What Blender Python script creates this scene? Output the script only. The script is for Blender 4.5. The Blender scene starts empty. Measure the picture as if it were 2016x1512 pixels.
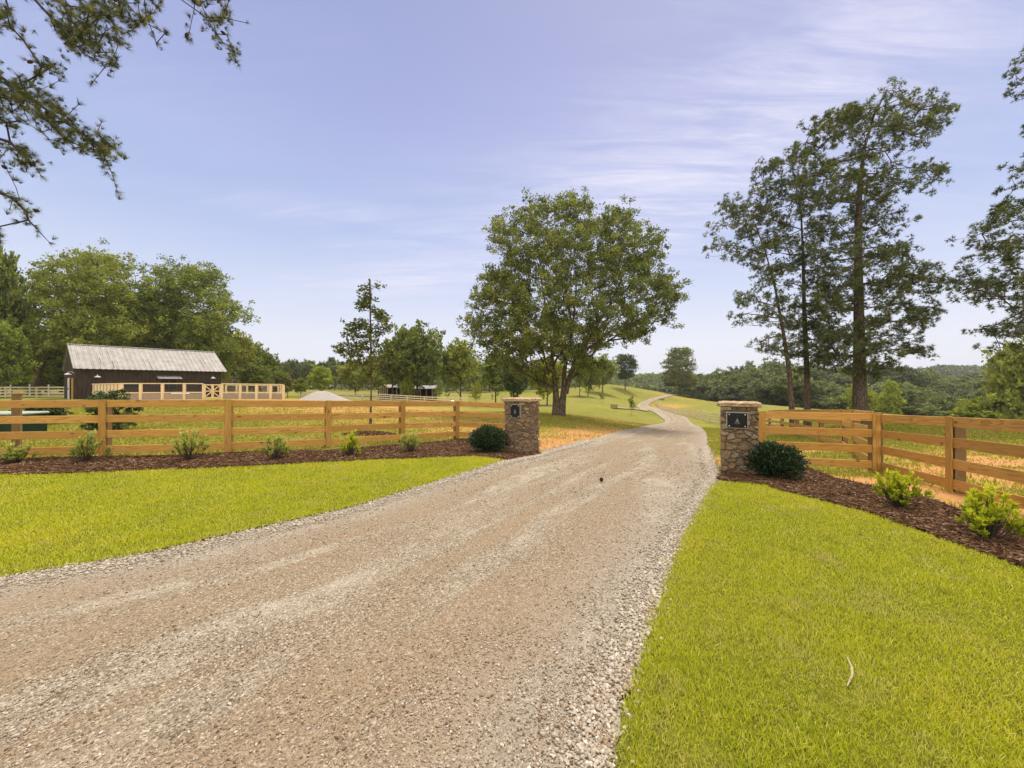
import bpy, math, random
import numpy as np
from mathutils import Matrix, Vector
R = math.radians
random.seed(7)
rng = np.random.default_rng(7)
S = bpy.context.scene
COL = S.collection

# ------------------------------------------------------------------ camera, sky, sun, exposure
F, CU, CV, H = 760.0, 1008.0, 756.0, 1.7          # focal length in px of the 2016 px wide picture, centre, eye height
cam_d = bpy.data.cameras.new('camera'); cam = bpy.data.objects.new('camera', cam_d); COL.objects.link(cam)
cam_d.sensor_width = 36; cam_d.lens = F/2016*36; cam_d.clip_start = 0.05; cam_d.clip_end = 9000
cam.location = (0, 0, H); cam.rotation_euler = (R(90), 0, 0)
S.camera = cam
SUN_EL, SUN_AZ = R(64), R(24)                      # azimuth clockwise from +Y
sd = bpy.data.lights.new('sun', 'SUN'); sd.energy = 3.0; sd.angle = R(16); sd.color = (1, .90, .74)
sun = bpy.data.objects.new('sun', sd); COL.objects.link(sun)
sdir = Vector((math.sin(SUN_AZ)*math.cos(SUN_EL), math.cos(SUN_AZ)*math.cos(SUN_EL), math.sin(SUN_EL)))
sun.rotation_euler = sdir.to_track_quat('Z', 'Y').to_euler(); sun.location = sdir*60

W = bpy.data.worlds.new('World'); S.world = W; W.use_nodes = True
nt = W.node_tree; nt.nodes.clear()
def N(t, nt=nt, **kw):
    n = nt.nodes.new(t)
    for k, v in kw.items(): setattr(n, k, v)
    return n
out = N('ShaderNodeOutputWorld'); bg = N('ShaderNodeBackground'); bg.inputs['Strength'].default_value = .13
sky = N('ShaderNodeTexSky', sky_type='NISHITA', sun_disc=False, sun_elevation=SUN_EL, sun_rotation=SUN_AZ)
sky.air_density = 1.0; sky.dust_density = 2.5; sky.ozone_density = 2.0
tc = N('ShaderNodeTexCoord'); sep = N('ShaderNodeSeparateXYZ')
L = nt.links.new
L(tc.outputs['Generated'], sep.inputs[0])
def wm(op, a, b=None, c=None, clamp=False):
    n = N('ShaderNodeMath', operation=op); n.use_clamp = clamp
    for i, v in enumerate((a, b, c)):
        if v is None: continue
        if isinstance(v, (int, float)): n.inputs[i].default_value = v
        else: L(v, n.inputs[i])
    return n.outputs[0]
zc = wm('MAXIMUM', sep.outputs[2], 0.03)
px_ = wm('DIVIDE', sep.outputs[0], wm('ADD', zc, .12)); py_ = wm('DIVIDE', sep.outputs[1], wm('ADD', zc, .12))
cb = N('ShaderNodeCombineXYZ'); L(px_, cb.inputs[0]); L(py_, cb.inputs[1])
def cloud(scale, rot, sc, det, rough, lo, hi, dist=.5, loc=(0, 0, 0), vec=None):
    mp = N('ShaderNodeMapping'); mp.inputs['Rotation'].default_value = (0, 0, R(rot)); mp.inputs['Scale'].default_value = sc; mp.inputs['Location'].default_value = loc
    L(vec or cb.outputs[0], mp.inputs[0])
    n = N('ShaderNodeTexNoise'); n.inputs['Scale'].default_value = scale; n.inputs['Detail'].default_value = det; n.inputs['Roughness'].default_value = rough; n.inputs['Distortion'].default_value = dist
    L(mp.outputs[0], n.inputs['Vector'])
    r = N('ShaderNodeMapRange'); r.inputs['From Min'].default_value = lo; r.inputs['From Max'].default_value = hi; L(n.outputs[0], r.inputs[0]); return r.outputs[0]
streak = cloud(2.0, 8, (.8, 4.5, 1), 9, .66, .40, .72, .8)
fine = cloud(9.0, 20, (.6, 3.5, 1), 6, .7, .30, .75, .4)
mass = cloud(.55, -10, (.8, 1.5, 1), 3, .5, .40, .60, .6, (1.7, .55, 0))
# a long cirrus band that climbs to the right, and a patch low behind the lone tree
def band(az, el, wa, we, slope):
    da = wm('SUBTRACT', wm('ARCTAN2', sep.outputs[0], sep.outputs[1]), R(az)); de = wm('SUBTRACT', wm('SUBTRACT', wm('ARCSINE', sep.outputs[2]), R(el)), wm('MULTIPLY', da, slope))
    q = wm('ADD', wm('POWER', wm('ABSOLUTE', wm('DIVIDE', da, R(wa))), 2), wm('POWER', wm('ABSOLUTE', wm('DIVIDE', de, R(we))), 2))
    return wm('POWER', 2.718, wm('MULTIPLY', q, -1))
bands = wm('MAXIMUM', wm('MAXIMUM', band(26, 28, 38, 9, .22), band(-14, 14.5, 16, 2.6, .14)), wm('MAXIMUM', band(20, 20, 14, 3.4, .15), wm('MULTIPLY', band(-24, 22, 14, 1.8, .1), .6)))
cov = wm('ADD', wm('MULTIPLY', bands, 1.15), wm('MULTIPLY', mass, .34))
cl = wm('MULTIPLY', wm('MULTIPLY', wm('MULTIPLY', cov, 1.2), wm('ADD', wm('MULTIPLY', streak, .75), .22)), wm('ADD', wm('MULTIPLY', fine, .5), .6), clamp=True)
tint = N('ShaderNodeMix', data_type='RGBA', blend_type='MULTIPLY'); tint.inputs[0].default_value = 1
L(sky.outputs[0], tint.inputs[6]); tint.inputs[7].default_value = (1.35, 1.0, .95, 1)
# high thin veil, lavender, that thins towards the zenith; whiter towards the horizon
veil = N('ShaderNodeValToRGB')
e = veil.color_ramp.elements; e[0].position = 0; e[0].color = (.82, .85, .93, 1); e[1].position = 1; e[1].color = (.27, .32, .58, 1)
for p, c in ((.10, (.80, .84, .94)), (.21, (.63, .71, .91)), (.34, (.45, .55, .84)), (.45, (.42, .50, .79)), (.56, (.37, .43, .735)), (.70, (.30, .37, .64))):
    x = veil.color_ramp.elements.new(p); x.color = (*c, 1)
L(sep.outputs[2], veil.inputs[0])
vs = N('ShaderNodeMix', data_type='RGBA', blend_type='MULTIPLY'); vs.inputs[0].default_value = 1; vs.inputs[7].default_value = (5.2, 5.2, 5.2, 1)
L(veil.outputs[0], vs.inputs[6])
m1 = N('ShaderNodeMix', data_type='RGBA'); m1.inputs[0].default_value = .93
L(tint.outputs[2], m1.inputs[6]); L(vs.outputs[2], m1.inputs[7])
m2 = N('ShaderNodeMix', data_type='RGBA'); L(cl, m2.inputs[0]); L(m1.outputs[2], m2.inputs[6]); m2.inputs[7].default_value = (4.1, 4.1, 4.95, 1)
# unseen bright cloud deck, added overhead and behind the viewer to fill shadows
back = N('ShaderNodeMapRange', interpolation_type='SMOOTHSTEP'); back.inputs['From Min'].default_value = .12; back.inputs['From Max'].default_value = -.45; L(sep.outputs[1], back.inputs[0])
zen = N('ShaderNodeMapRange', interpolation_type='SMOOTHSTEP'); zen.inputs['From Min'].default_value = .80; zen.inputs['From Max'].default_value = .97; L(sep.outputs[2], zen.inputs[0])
sky_fill = wm('MULTIPLY', wm('MAXIMUM', back.outputs[0], zen.outputs[0]), wm('ADD', wm('MULTIPLY', streak, .3), .7), clamp=True)
m3 = N('ShaderNodeMix', data_type='RGBA'); L(sky_fill, m3.inputs[0]); L(m2.outputs[2], m3.inputs[6]); m3.inputs[7].default_value = (9.2, 8.7, 8.0, 1)
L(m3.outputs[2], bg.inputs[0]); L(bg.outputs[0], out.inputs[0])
S.view_settings.view_transform = 'Standard'; S.view_settings.look = 'None'
S.view_settings.exposure = 0.6; S.view_settings.gamma = 1
S.cycles.max_bounces = 6; S.cycles.transparent_max_bounces = 4

# ------------------------------------------------------------------ terrain
def P(u, v, Y): return ((u-CU)/F*Y, Y, H-(v-CV)/F*Y)
ctrl = []
for x in (-14, -7, 0, 5, 12):
    for y in (-8, 0, 5): ctrl.append((x, y, 0))
ctrl += [(-14, 9, .04), (-9, 9, .03), (-4, 8.6, 0), (0, 8.6, 0), (4, 7.2, 0), (8, 7, -.06), (-5, 14, -.08), (-2, 13, -.22), (-.2, 10.2, -.12), (1, 11, -.16),
         (-16, 18, .05), (-30, 25, .1), (-44, 40, .1), (-58, 49, 0), (-40, 50, -.05), (-22, 45, -.15), (-12, 30, -.25), (-5, 24, -.5),
         P(1103, 818, 30), P(1077, 796, 60), P(1200, 801, 60), (-9, 70, -1.9), (-32, 78, -1.3), (-45, 80, -1.1), (-22, 92, -1.5), (-60, 100, -.6), (-110, 90, 0),
         P(1162, 866, 14.3), P(1217, 850, 21.5), P(1375, 870, 20), P(1335, 836, 44), P(1310, 812, 68), P(1262, 802, 88), P(1290, 784, 125), P(1336, 777, 160),
         P(1197, 756, 140), P(1050, 768, 130), P(1250, 763, 150), P(1150, 772, 110), P(1230, 790, 105),
         P(1411, 837, 49), P(1350, 822, 75), P(1291, 804, 110), P(1400, 803, 90), P(1410, 791, 125), P(1350, 781, 150), P(1500, 796, 95), P(1660, 811, 70), P(1800, 822, 50),
         (8, 8.5, -.22), (9.3, 10.5, -.30), (10.7, 12.5, -.42), (12.1, 15.2, -.60), (13.9, 18.9, -.85), (16.6, 23.8, -1.2), (19.3, 29, -1.6), (21.5, 34, -2.0), (23.6, 40, -2.6), (7.3, 6.4, -.13), (22.5, 23, -.55), (20, 14, -.3), (30, 30, -1.1), (14, 6, -.05), (38, 34, -1.3),
         (70, 60, -6.5), (95, 100, -8.5), (150, 60, -8), (100, 160, -9), (40, 210, -7), (-60, 180, -1), (-150, 200, 0), (0, 190, -3), (60, 0, -2), (-60, 0, .2), (150, 200, -9), (-20, 260, -5)]
ctrl = np.array(ctrl, float)
def warp(xy):
    r = np.sqrt((xy**2).sum(-1, keepdims=True))+1e-9
    return xy/r*np.log1p(r/14.0)*14
def tk(d2): return d2*np.log(d2+1e-9)
cw = warp(ctrl[:, :2]); n_ = len(ctrl)
K = tk(((cw[:, None]-cw[None])**2).sum(-1)) + np.eye(n_)*.8
Pm = np.c_[np.ones(n_), cw]
A = np.zeros((n_+3, n_+3)); A[:n_, :n_] = K; A[:n_, n_:] = Pm; A[n_:, :n_] = Pm.T
SOL = np.linalg.solve(A, np.r_[ctrl[:, 2], 0, 0, 0])
def TZ(x, y):
    x = np.atleast_1d(np.asarray(x, float)).ravel(); y = np.atleast_1d(np.asarray(y, float)).ravel()
    xy = np.c_[x, y]; r = np.hypot(x, y)
    xyc = xy*np.minimum(1, 260/np.maximum(r, 1e-6))[:, None]
    w = warp(xyc); o = np.empty(len(x))
    for i in range(0, len(x), 20000):
        d2 = ((w[i:i+20000, None]-cw[None])**2).sum(-1)
        o[i:i+20000] = tk(d2)@SOL[:n_] + SOL[n_] + w[i:i+20000]@SOL[n_+1:]
    t = np.clip((r-170)/90, 0, 1); t = t*t*(3-2*t)
    o = o*(1-t)+(-8)*t
    o += .012*np.sin(x*1.7+y*.6)*np.sin(y*1.3-x*.4)*np.clip(np.abs(y)/8, 0, 1)
    return o
def tz(x, y): return float(TZ(x, y)[0])
def G(u, v, ymax=260):
    Ys = 1.2*(ymax/1.2)**np.linspace(0, 1, 1500)
    xs = (u-CU)/F*Ys; zs = H-(v-CV)/F*Ys
    h = TZ(xs, Ys)
    i = int(np.argmax(zs < h))
    if not (zs < h).any(): i = len(Ys)-1
    return (xs[i], Ys[i], h[i])
def GXY(pts): return [G(u, v)[:2] for u, v in pts]

# ------------------------------------------------------------------ node helpers
def mat(name):
    m = bpy.data.materials.new(name); m.use_nodes = True; t = m.node_tree; t.nodes.clear()
    return m, t
class NB:
    def __init__(s, t): s.t = t
    def n(s, ty, **kw):
        n = s.t.nodes.new(ty)
        for k, v in kw.items(): setattr(n, k, v)
        return n
    def l(s, a, b): s.t.links.new(a, b)
    def setin(s, sock, v):
        if hasattr(v, 'is_linked') or isinstance(v, bpy.types.NodeSocket): s.l(v, sock)
        elif isinstance(v, (tuple, list)) and sock.type == 'RGBA' and len(v) == 3: sock.default_value = (*v, 1)
        else: sock.default_value = v
    def noise(s, vec=None, scale=5, detail=4, rough=.55, dist=0):
        n = s.n('ShaderNodeTexNoise'); n.inputs['Scale'].default_value = scale; n.inputs['Detail'].default_value = detail
        n.inputs['Roughness'].default_value = rough; n.inputs['Distortion'].default_value = dist
        if vec is not None: s.l(vec, n.inputs['Vector'])
        return n.outputs[0]
    def vor(s, vec=None, scale=5, feature='F1', out='Distance', rand=1):
        n = s.n('ShaderNodeTexVoronoi', feature=feature); n.inputs['Scale'].default_value = scale; n.inputs['Randomness'].default_value = rand
        if vec is not None: s.l(vec, n.inputs['Vector'])
        return n.outputs[out]
    def mapping(s, vec, scale=(1, 1, 1), rot=(0, 0, 0), loc=(0, 0, 0)):
        n = s.n('ShaderNodeMapping'); n.inputs['Scale'].default_value = scale; n.inputs['Rotation'].default_value = rot; n.inputs['Location'].default_value = loc
        s.l(vec, n.inputs[0]); return n.outputs[0]
    def rng(s, v, a, b, c=0, d=1):
        n = s.n('ShaderNodeMapRange'); s.setin(n.inputs[0], v)
        for i, q in enumerate((a, b, c, d)): n.inputs[i+1].default_value = q
        return n.outputs[0]
    def mix(s, f, a, b, bt='MIX'):
        n = s.n('ShaderNodeMix', data_type='RGBA', blend_type=bt)
        s.setin(n.inputs[0], f); s.setin(n.inputs[6], a); s.setin(n.inputs[7], b); return n.outputs[2]
    def math(s, op, a, b=0, clamp=False):
        n = s.n('ShaderNodeMath', operation=op); n.use_clamp = clamp
        s.setin(n.inputs[0], a); s.setin(n.inputs[1], b); return n.outputs[0]
    def attr(s, name): return s.n('ShaderNodeAttribute', attribute_name=name).outputs['Fac']
    def bump(s, h, strength=.5, dist=.01, normal=None):
        n = s.n('ShaderNodeBump'); n.inputs['Strength'].default_value = strength; n.inputs['Distance'].default_value = dist
        s.l(h, n.inputs['Height'])
        if normal is not None: s.l(normal, n.inputs['Normal'])
        return n.outputs[0]
    def pbr(s, col, rough=.8, normal=None, metal=0, spec=.3):
        b = s.n('ShaderNodeBsdfPrincipled'); s.setin(b.inputs['Base Color'], col); s.setin(b.inputs['Roughness'], rough)
        b.inputs['Metallic'].default_value = metal; b.inputs['Specular IOR Level'].default_value = spec
        if normal is not None: s.l(normal, b.inputs['Normal'])
        return b.outputs[0]
    def out(s, sh):
        o = s.n('ShaderNodeOutputMaterial'); s.l(sh, o.inputs[0])
    def pos(s): return s.n('ShaderNodeNewGeometry').outputs['Position']
    def obj(s): return s.n('ShaderNodeTexCoord').outputs['Object']
    def rand(s): return s.n('ShaderNodeObjectInfo').outputs['Random']

def leaf_mat(name, dark, mid, light, trans=.35, rough=.55, vary=.25, hue=None):
    m, t = mat(name); b = NB(t)
    v = b.attr('var')
    c = b.mix(b.rng(v, 0, .5), dark, mid); c = b.mix(b.rng(v, .5, 1), c, light)
    if hue:
        c = b.mix(b.rng(b.rand(), .35, 1, 0, .8), c, hue)
    r = b.rng(b.rand(), 0, 1, 1-vary, 1+vary)
    cc = b.n('ShaderNodeVectorMath', operation='SCALE'); b.l(c, cc.inputs[0]); b.l(r, cc.inputs[3])
    p = b.pbr(cc.outputs[0], rough, spec=.3)
    tr = b.n('ShaderNodeBsdfTranslucent'); b.l(b.mix(1, cc.outputs[0], (1.2, 1.2, .5), 'MULTIPLY'), tr.inputs[0])
    mx = b.n('ShaderNodeMixShader'); mx.inputs[0].default_value = trans; b.l(p, mx.inputs[1]); b.l(tr.outputs[0], mx.inputs[2])
    b.out(mx.outputs[0]); return m
def plain_mat(name, col, rough=.6, metal=0, nz=.15, scale=8, bump=0):
    m, t = mat(name); b = NB(t)
    n = b.noise(b.obj(), scale, 5)
    c = b.mix(b.rng(n, .3, .7), tuple(x*(1-nz) for x in col), tuple(min(1, x*(1+nz)) for x in col))
    b.out(b.pbr(c, rough, b.bump(n, bump, .01) if bump else None, metal)); return m
def wood_mat(name, dark, mid, light, grain=1.0, vary=.5):
    m, t = mat(name); b = NB(t)
    o = b.obj(); rn = b.rand()
    off = b.n('ShaderNodeCombineXYZ'); b.l(b.math('MULTIPLY', rn, 53), off.inputs[0]); b.l(b.math('MULTIPLY', rn, 17), off.inputs[1]); b.l(b.math('MULTIPLY', rn, 31), off.inputs[2])
    va = b.n('ShaderNodeVectorMath', operation='ADD'); b.l(o, va.inputs[0]); b.l(off.outputs[0], va.inputs[1]); v = va.outputs[0]
    big = b.noise(b.mapping(v, (.5, 2.2, 2.2)), 1.4, 3, .5, .3)
    fld = b.noise(b.mapping(v, (.38, 2.6, 4.2)), 1.5, 2, .5, .2)
    ring = b.math('FRACT', b.math('MULTIPLY', fld, 13)); ring = b.rng(ring, 0, 1, 0, 1)
    fine = b.noise(b.mapping(v, (1.5, 60, 60)), 2, 4, .65)
    g = b.math('ADD', b.math('MULTIPLY', ring, .45), b.math('MULTIPLY', fine, .55))
    c = b.mix(b.rng(g, .25, .85), light, mid); c = b.mix(b.rng(b.math('MULTIPLY', ring, fine), .28, .55, 0, .9), c, dark); c = b.mix(b.rng(big, .38, .7, .55, 0), c, mid)
    kn = b.vor(b.mapping(v, (1.1, .3, 2.2)), 1.9)
    k = b.rng(kn, .05, .13, .9, 0)
    c = b.mix(k, c, tuple(x*.38 for x in dark))
    c = b.mix(b.rng(rn, 0, 1, 0, vary), c, tuple(x*.62 for x in mid))
    b.out(b.pbr(c, .72, b.bump(g, .25*grain, .004), spec=.2)); return m

# ------------------------------------------------------------------ object helpers
MW = {}
def tag(o, label=None, cat=None, group=None, kind=None):
    if label: o['label'] = label
    if cat: o['category'] = cat
    if group: o['group'] = group
    if kind: o['kind'] = kind
    return o
def empty(name, loc, label=None, cat=None, group=None, rz=0):
    o = bpy.data.objects.new(name, None); COL.objects.link(o); o.empty_display_size = .2
    m = Matrix.Translation(loc) @ Matrix.Rotation(rz, 4, 'Z'); o.matrix_world = m; MW[o] = m
    return tag(o, label, cat, group)
def link(name, me, m=None, parent=None, M=None):
    o = bpy.data.objects.new(name, me); COL.objects.link(o)
    M = M or Matrix.Identity(4)
    if m is not None and not me.materials: me.materials.append(m)
    if parent is not None:
        o.parent = parent; o.matrix_local = MW[parent].inverted() @ M
    else: o.matrix_local = M
    MW[o] = M
    return o
def npmesh(name, V, Fc, mats=None, attrs=None, smooth=False):
    V = np.asarray(V, np.float32); me = bpy.data.meshes.new(name)
    me.vertices.add(len(V)); me.vertices.foreach_set('co', V.ravel())
    if isinstance(Fc, np.ndarray):
        k = Fc.shape[1]; nf = len(Fc); flat = Fc.astype(np.int32).ravel(); starts = np.arange(nf, dtype=np.int32)*k
    else:
        starts = np.cumsum([0]+[len(f) for f in Fc])[:-1].astype(np.int32); flat = np.array([i for f in Fc for i in f], np.int32); nf = len(Fc)
    me.loops.add(len(flat)); me.loops.foreach_set('vertex_index', flat)
    me.polygons.add(nf); me.polygons.foreach_set('loop_start', starts)
    me.polygons.foreach_set('use_smooth', np.full(nf, bool(smooth)))
    if attrs:
        for k2, a in attrs.items():
            at = me.attributes.new(k2, 'FLOAT', 'POINT'); at.data.foreach_set('value', np.asarray(a, np.float32))
    if mats: me.materials.append(mats)
    me.update(calc_edges=True); return me
class MB:
    def __init__(s): s.v = []; s.f = []
    def add(s, vs, fs):
        o = len(s.v); s.v += [tuple(p) for p in vs]; s.f += [tuple(i+o for i in f) for f in fs]; return s
    def box(s, x0, x1, y0, y1, z0, z1, bev=0):
        if bev <= 0:
            return s.add([(x0, y0, z0), (x1, y0, z0), (x1, y1, z0), (x0, y1, z0), (x0, y0, z1), (x1, y0, z1), (x1, y1, z1), (x0, y1, z1)],
                         [(3, 2, 1, 0), (4, 5, 6, 7), (0, 1, 5, 4), (1, 2, 6, 5), (2, 3, 7, 6), (3, 0, 4, 7)])
        b = bev; vs = []
        for z, d in ((z0, b), (z0+b, 0), (z1-b, 0), (z1, b)):
            for (x, y, sx, sy) in ((x0, y0, 1, 1), (x1, y0, -1, 1), (x1, y1, -1, -1), (x0, y1, 1, -1)):
                if d: vs += [(x+sx*b, y+sy*b, z)]*1
                else: vs += [(x+sx*b*.0, y+sy*b*.0, z)]
        fs = [(3, 2, 1, 0), (12, 13, 14, 15)]
        for k in range(3):
            for i in range(4):
                a = k*4+i; c = k*4+(i+1) % 4; fs.append((a, c, c+4, a+4))
        return s.add(vs, fs)
    def tube(s, pts, rads, sides=8, cap=True):
        pts = [Vector(p) for p in pts]; vs = []; fs = []
        up = Vector((0, 0, 1))
        for i, p in enumerate(pts):
            d = (pts[min(i+1, len(pts)-1)]-pts[max(i-1, 0)]).normalized()
            a = d.cross(up if abs(d.z) < .95 else Vector((1, 0, 0))).normalized(); c = d.cross(a)
            r = rads[i] if hasattr(rads, '__len__') else rads
            for k in range(sides):
                t = 2*math.pi*k/sides; vs.append(p+a*math.cos(t)*r+c*math.sin(t)*r)
        for i in range(len(pts)-1):
            for k in range(sides):
                k2 = (k+1) % sides; fs.append((i*sides+k, i*sides+k2, (i+1)*sides+k2, (i+1)*sides+k))
        if cap: fs += [tuple(range(sides))[::-1], tuple((len(pts)-1)*sides+k for k in range(sides))]
        return s.add(vs, fs)
    def lathe(s, prof, sides=16, c=(0, 0, 0)):
        vs = []; fs = []
        for r, z in prof:
            for k in range(sides):
                t = 2*math.pi*k/sides; vs.append((c[0]+r*math.cos(t), c[1]+r*math.sin(t), c[2]+z))
        for i in range(len(prof)-1):
            for k in range(sides):
                k2 = (k+1) % sides; fs.append((i*sides+k, i*sides+k2, (i+1)*sides+k2, (i+1)*sides+k))
        fs += [tuple(range(sides))[::-1], tuple((len(prof)-1)*sides+k for k in range(sides))]
        return s.add(vs, fs)
    def build(s, name, m, parent=None, M=None, smooth=False):
        me = npmesh(name, np.array(s.v), s.f, m, smooth=smooth); return link(name, me, None, parent, M)
def beam(name, parent, p0, p1, hgt, thk, m, up=(0, 0, 1), bev=.004, off=0):
    """a board from p0 to p1 (its centre line), hgt tall along up, thk thick; local X runs along the grain"""
    p0 = Vector(p0); p1 = Vector(p1); x = (p1-p0); Ln = x.length; x.normalize()
    z = Vector(up); y = z.cross(x).normalized(); z = x.cross(y).normalized()
    M = Matrix(((x.x, y.x, z.x, 0), (x.y, y.y, z.y, 0), (x.z, y.z, z.z, 0), (0, 0, 0, 1)))
    M.translation = p0+y*off
    return MB().box(0, Ln, -thk/2, thk/2, -hgt/2, hgt/2, bev).build(name, m, parent, M)

def rot_batch(n, tilt=math.pi, rg=rng):
    """n random rotations: spin about z, then tilt up to `tilt` about a random horizontal axis"""
    a = rg.uniform(0, 2*np.pi, n); th = rg.uniform(0, tilt, n) if np.isscalar(tilt) else tilt; ph = rg.uniform(0, 2*np.pi, n)
    ca, sa = np.cos(a), np.sin(a); z = np.zeros(n); o = np.ones(n)
    Rz = np.stack([np.stack([ca, -sa, z], -1), np.stack([sa, ca, z], -1), np.stack([z, z, o], -1)], 1)
    kx, ky = np.cos(ph), np.sin(ph); c, s_ = np.cos(th), np.sin(th); C = 1-c
    Rt = np.stack([np.stack([c+kx*kx*C, kx*ky*C, ky*s_], -1), np.stack([kx*ky*C, c+ky*ky*C, -kx*s_], -1), np.stack([-ky*s_, kx*s_, c], -1)], 1)
    return Rt@Rz
def rot_to(D, rg=rng):
    """rotations taking +Z to the rows of D with random spin"""
    D = D/np.maximum(np.linalg.norm(D, axis=1, keepdims=True), 1e-9)
    r = rg.normal(size=D.shape); X = np.cross(r, D); X /= np.maximum(np.linalg.norm(X, axis=1, keepdims=True), 1e-9)
    Yv = np.cross(D, X); return np.stack([X, Yv, D], -1)
def scatter(name, tv, tf, pos, rots, scale, m, var=None, smooth=False):
    tv = np.asarray(tv, np.float32); tf = np.asarray(tf, np.int32); n = len(pos)
    sc = np.asarray(scale, np.float32)
    if sc.ndim == 1: sc = sc[:, None]
    V = np.einsum('nij,nkj->nki', rots.astype(np.float32), tv[None]*sc[:, None, :]) + np.asarray(pos, np.float32)[:, None, :]
    k = len(tv); Fc = (tf[None]+(np.arange(n)*k)[:, None, None]).reshape(-1, tf.shape[1])
    if var is None: var = rng.uniform(0, 1, n)
    return npmesh(name, V.reshape(-1, 3), Fc, m, {'var': np.repeat(var, k)}, smooth)
def join_np(parts):
    """parts: (V, F(k cols), var) -> stacked"""
    V = []; Fq = []; va = []; o = 0
    for v, f, a in parts: V.append(v); Fq.append(f+o); va.append(a); o += len(v)
    return np.concatenate(V), np.concatenate(Fq), np.concatenate(va)
def in_poly(x, y, poly):
    x = np.asarray(x); y = np.asarray(y); c = np.zeros(x.shape, bool); n = len(poly); j = n-1
    for i in range(n):
        xi, yi = poly[i]; xj, yj = poly[j]
        k = ((yi > y) != (yj > y)) & (x < (xj-xi)*(y-yi)/((yj-yi) or 1e-9)+xi); c ^= k; j = i
    return c
def edge_dist(x, y, line):
    d = np.full(len(x), 1e9)
    for (x0, y0), (x1, y1) in zip(line[:-1], line[1:]):
        vx, vy = x1-x0, y1-y0; L2 = vx*vx+vy*vy+1e-9
        t = np.clip(((x-x0)*vx+(y-y0)*vy)/L2, 0, 1); d = np.minimum(d, np.hypot(x-x0-t*vx, y-y0-t*vy))
    return d
def cat_rom(pts, per=8):
    pts = [np.array(p, float) for p in pts]; pts = [2*pts[0]-pts[1]]+pts+[2*pts[-1]-pts[-2]]; o = []
    for i in range(1, len(pts)-2):
        for k in range(per):
            t = k/per; a, b, c, d = pts[i-1:i+3]
            o.append(.5*((2*b)+(-a+c)*t+(2*a-5*b+4*c-d)*t*t+(-a+3*b-3*c+d)*t**3))
    o.append(pts[-2]); return np.array(o)
_lat = rng.uniform(-1, 1, (64, 64))
def vnoise(x, y, s=1.0):
    x = np.asarray(x)/s; y = np.asarray(y)/s; xi = np.floor(x).astype(int); yi = np.floor(y).astype(int); fx = x-xi; fy = y-yi
    fx = fx*fx*(3-2*fx); fy = fy*fy*(3-2*fy); g = lambda i, j: _lat[i % 64, j % 64]
    return (g(xi, yi)*(1-fx)+g(xi+1, yi)*fx)*(1-fy)+(g(xi, yi+1)*(1-fx)+g(xi+1, yi+1)*fx)*fy

# ------------------------------------------------------------------ outlines on the ground (world metres)
drive_L = [(-16, -5.5), (-8, .75)] + GXY([(0, 1140), (300, 1090), (500, 1043), (700, 998), (850, 952), (1000, 907), (1062, 893), (1162, 866), (1217, 850), (1262, 841), (1309, 832), (1300, 821), (1280, 809), (1258, 804), (1256, 798), (1275, 788), (1300, 781), (1332, 777.3)])
drive_R = [(1.5, -9), (.2, -.5)] + GXY([(1216, 1505), (1250, 1340), (1290, 1210), (1345, 1062), (1400, 962), (1417, 938), (1404, 912), (1396, 885), (1392, 865), (1386, 848), (1362, 834), (1330, 814), (1298, 805.5), (1278, 801), (1281, 794), (1296, 787), (1312, 783), (1340, 778.8)])
ND = len(drive_L)
assert len(drive_R) == ND
lawnL = GXY([(1000, 907), (930, 900), (800, 905), (600, 915), (450, 922), (300, 928), (150, 934), (0, 938)]) + [(-14, 6.6), (-18, 6), (-18, -5.5), (-8, .85)] + GXY([(0, 1140), (300, 1090), (500, 1043), (700, 998), (850, 952)])
lawnR = [(1.6, -6), (.3, -.5)] + GXY([(1216, 1505), (1250, 1340), (1290, 1210), (1345, 1062), (1400, 962), (1415, 948), (1500, 958), (1600, 985), (1700, 1010), (1800, 1045), (1900, 1080), (2016, 1125)]) + [(4.6, 2.4), (4.5, 1), (4.4, -6)]
mulchL = GXY([(1062, 896), (1000, 908), (930, 900), (800, 905), (600, 915), (450, 922), (300, 928), (150, 934), (0, 938)]) + [(-14, 6.6), (-18, 6), (-18, 7.8), (-14, 8.1)] + GXY([(0, 908), (200, 903), (400, 898), (640, 890), (760, 880), (850, 873), (930, 865), (1000, 872), (1050, 885)])
mulchR = GXY([(1417, 942), (1415, 948), (1500, 958), (1600, 985), (1700, 1010), (1800, 1045), (1900, 1080), (2016, 1125)]) + [(4.6, 2.4), (4.5, 1), (6, 1), (6.1, 3.4), (6.1, 4.6)] + GXY([(1872, 1003), (1803, 976), (1720, 962), (1640, 945), (1590, 925), (1500, 918), (1440, 922)])

# ------------------------------------------------------------------ ground materials
CLAY = [(2.0, 12.0, 1.3, 1.0), (3.2, 14.8, 2.0, .85), (4.6, 18, 2.6, .85), (6.6, 22, 2.8, .65), (1.0, 13.8, 1.6, .6), (1.2, 11.2, .7, .8), (-7.5, 21, 3.5, .5), (-3, 23, 3.5, .55), (-12, 33, 7, .6), (4.9, 9.4, .9, 1.0), (5.6, 8.4, .7, .75), (6.5, 6.9, .9, .8), (7.0, 5.8, .7, .7), (9.5, 7.8, 1.2, .8), (11.5, 9.5, 1.4, .7),
        (9.6, 5.6, 1.2, .5), (15, 12, 2, .45), (-6, 18, 3, .45), (-1.5, 17, 2.5, .55), (-13, 27, 5, .6), (-22, 36, 7, .75), (-4, 27, 4, .4), (-25, 55, 8, .6), (-36, 36, 4, .8), (7.5, 30, 3, .5), (46, 112, 5, .5), (58, 140, 7, .35), (62, 130, 6, .3), (10, 12.5, 1, .5), (-10, 40, 6, .4)]
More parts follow.
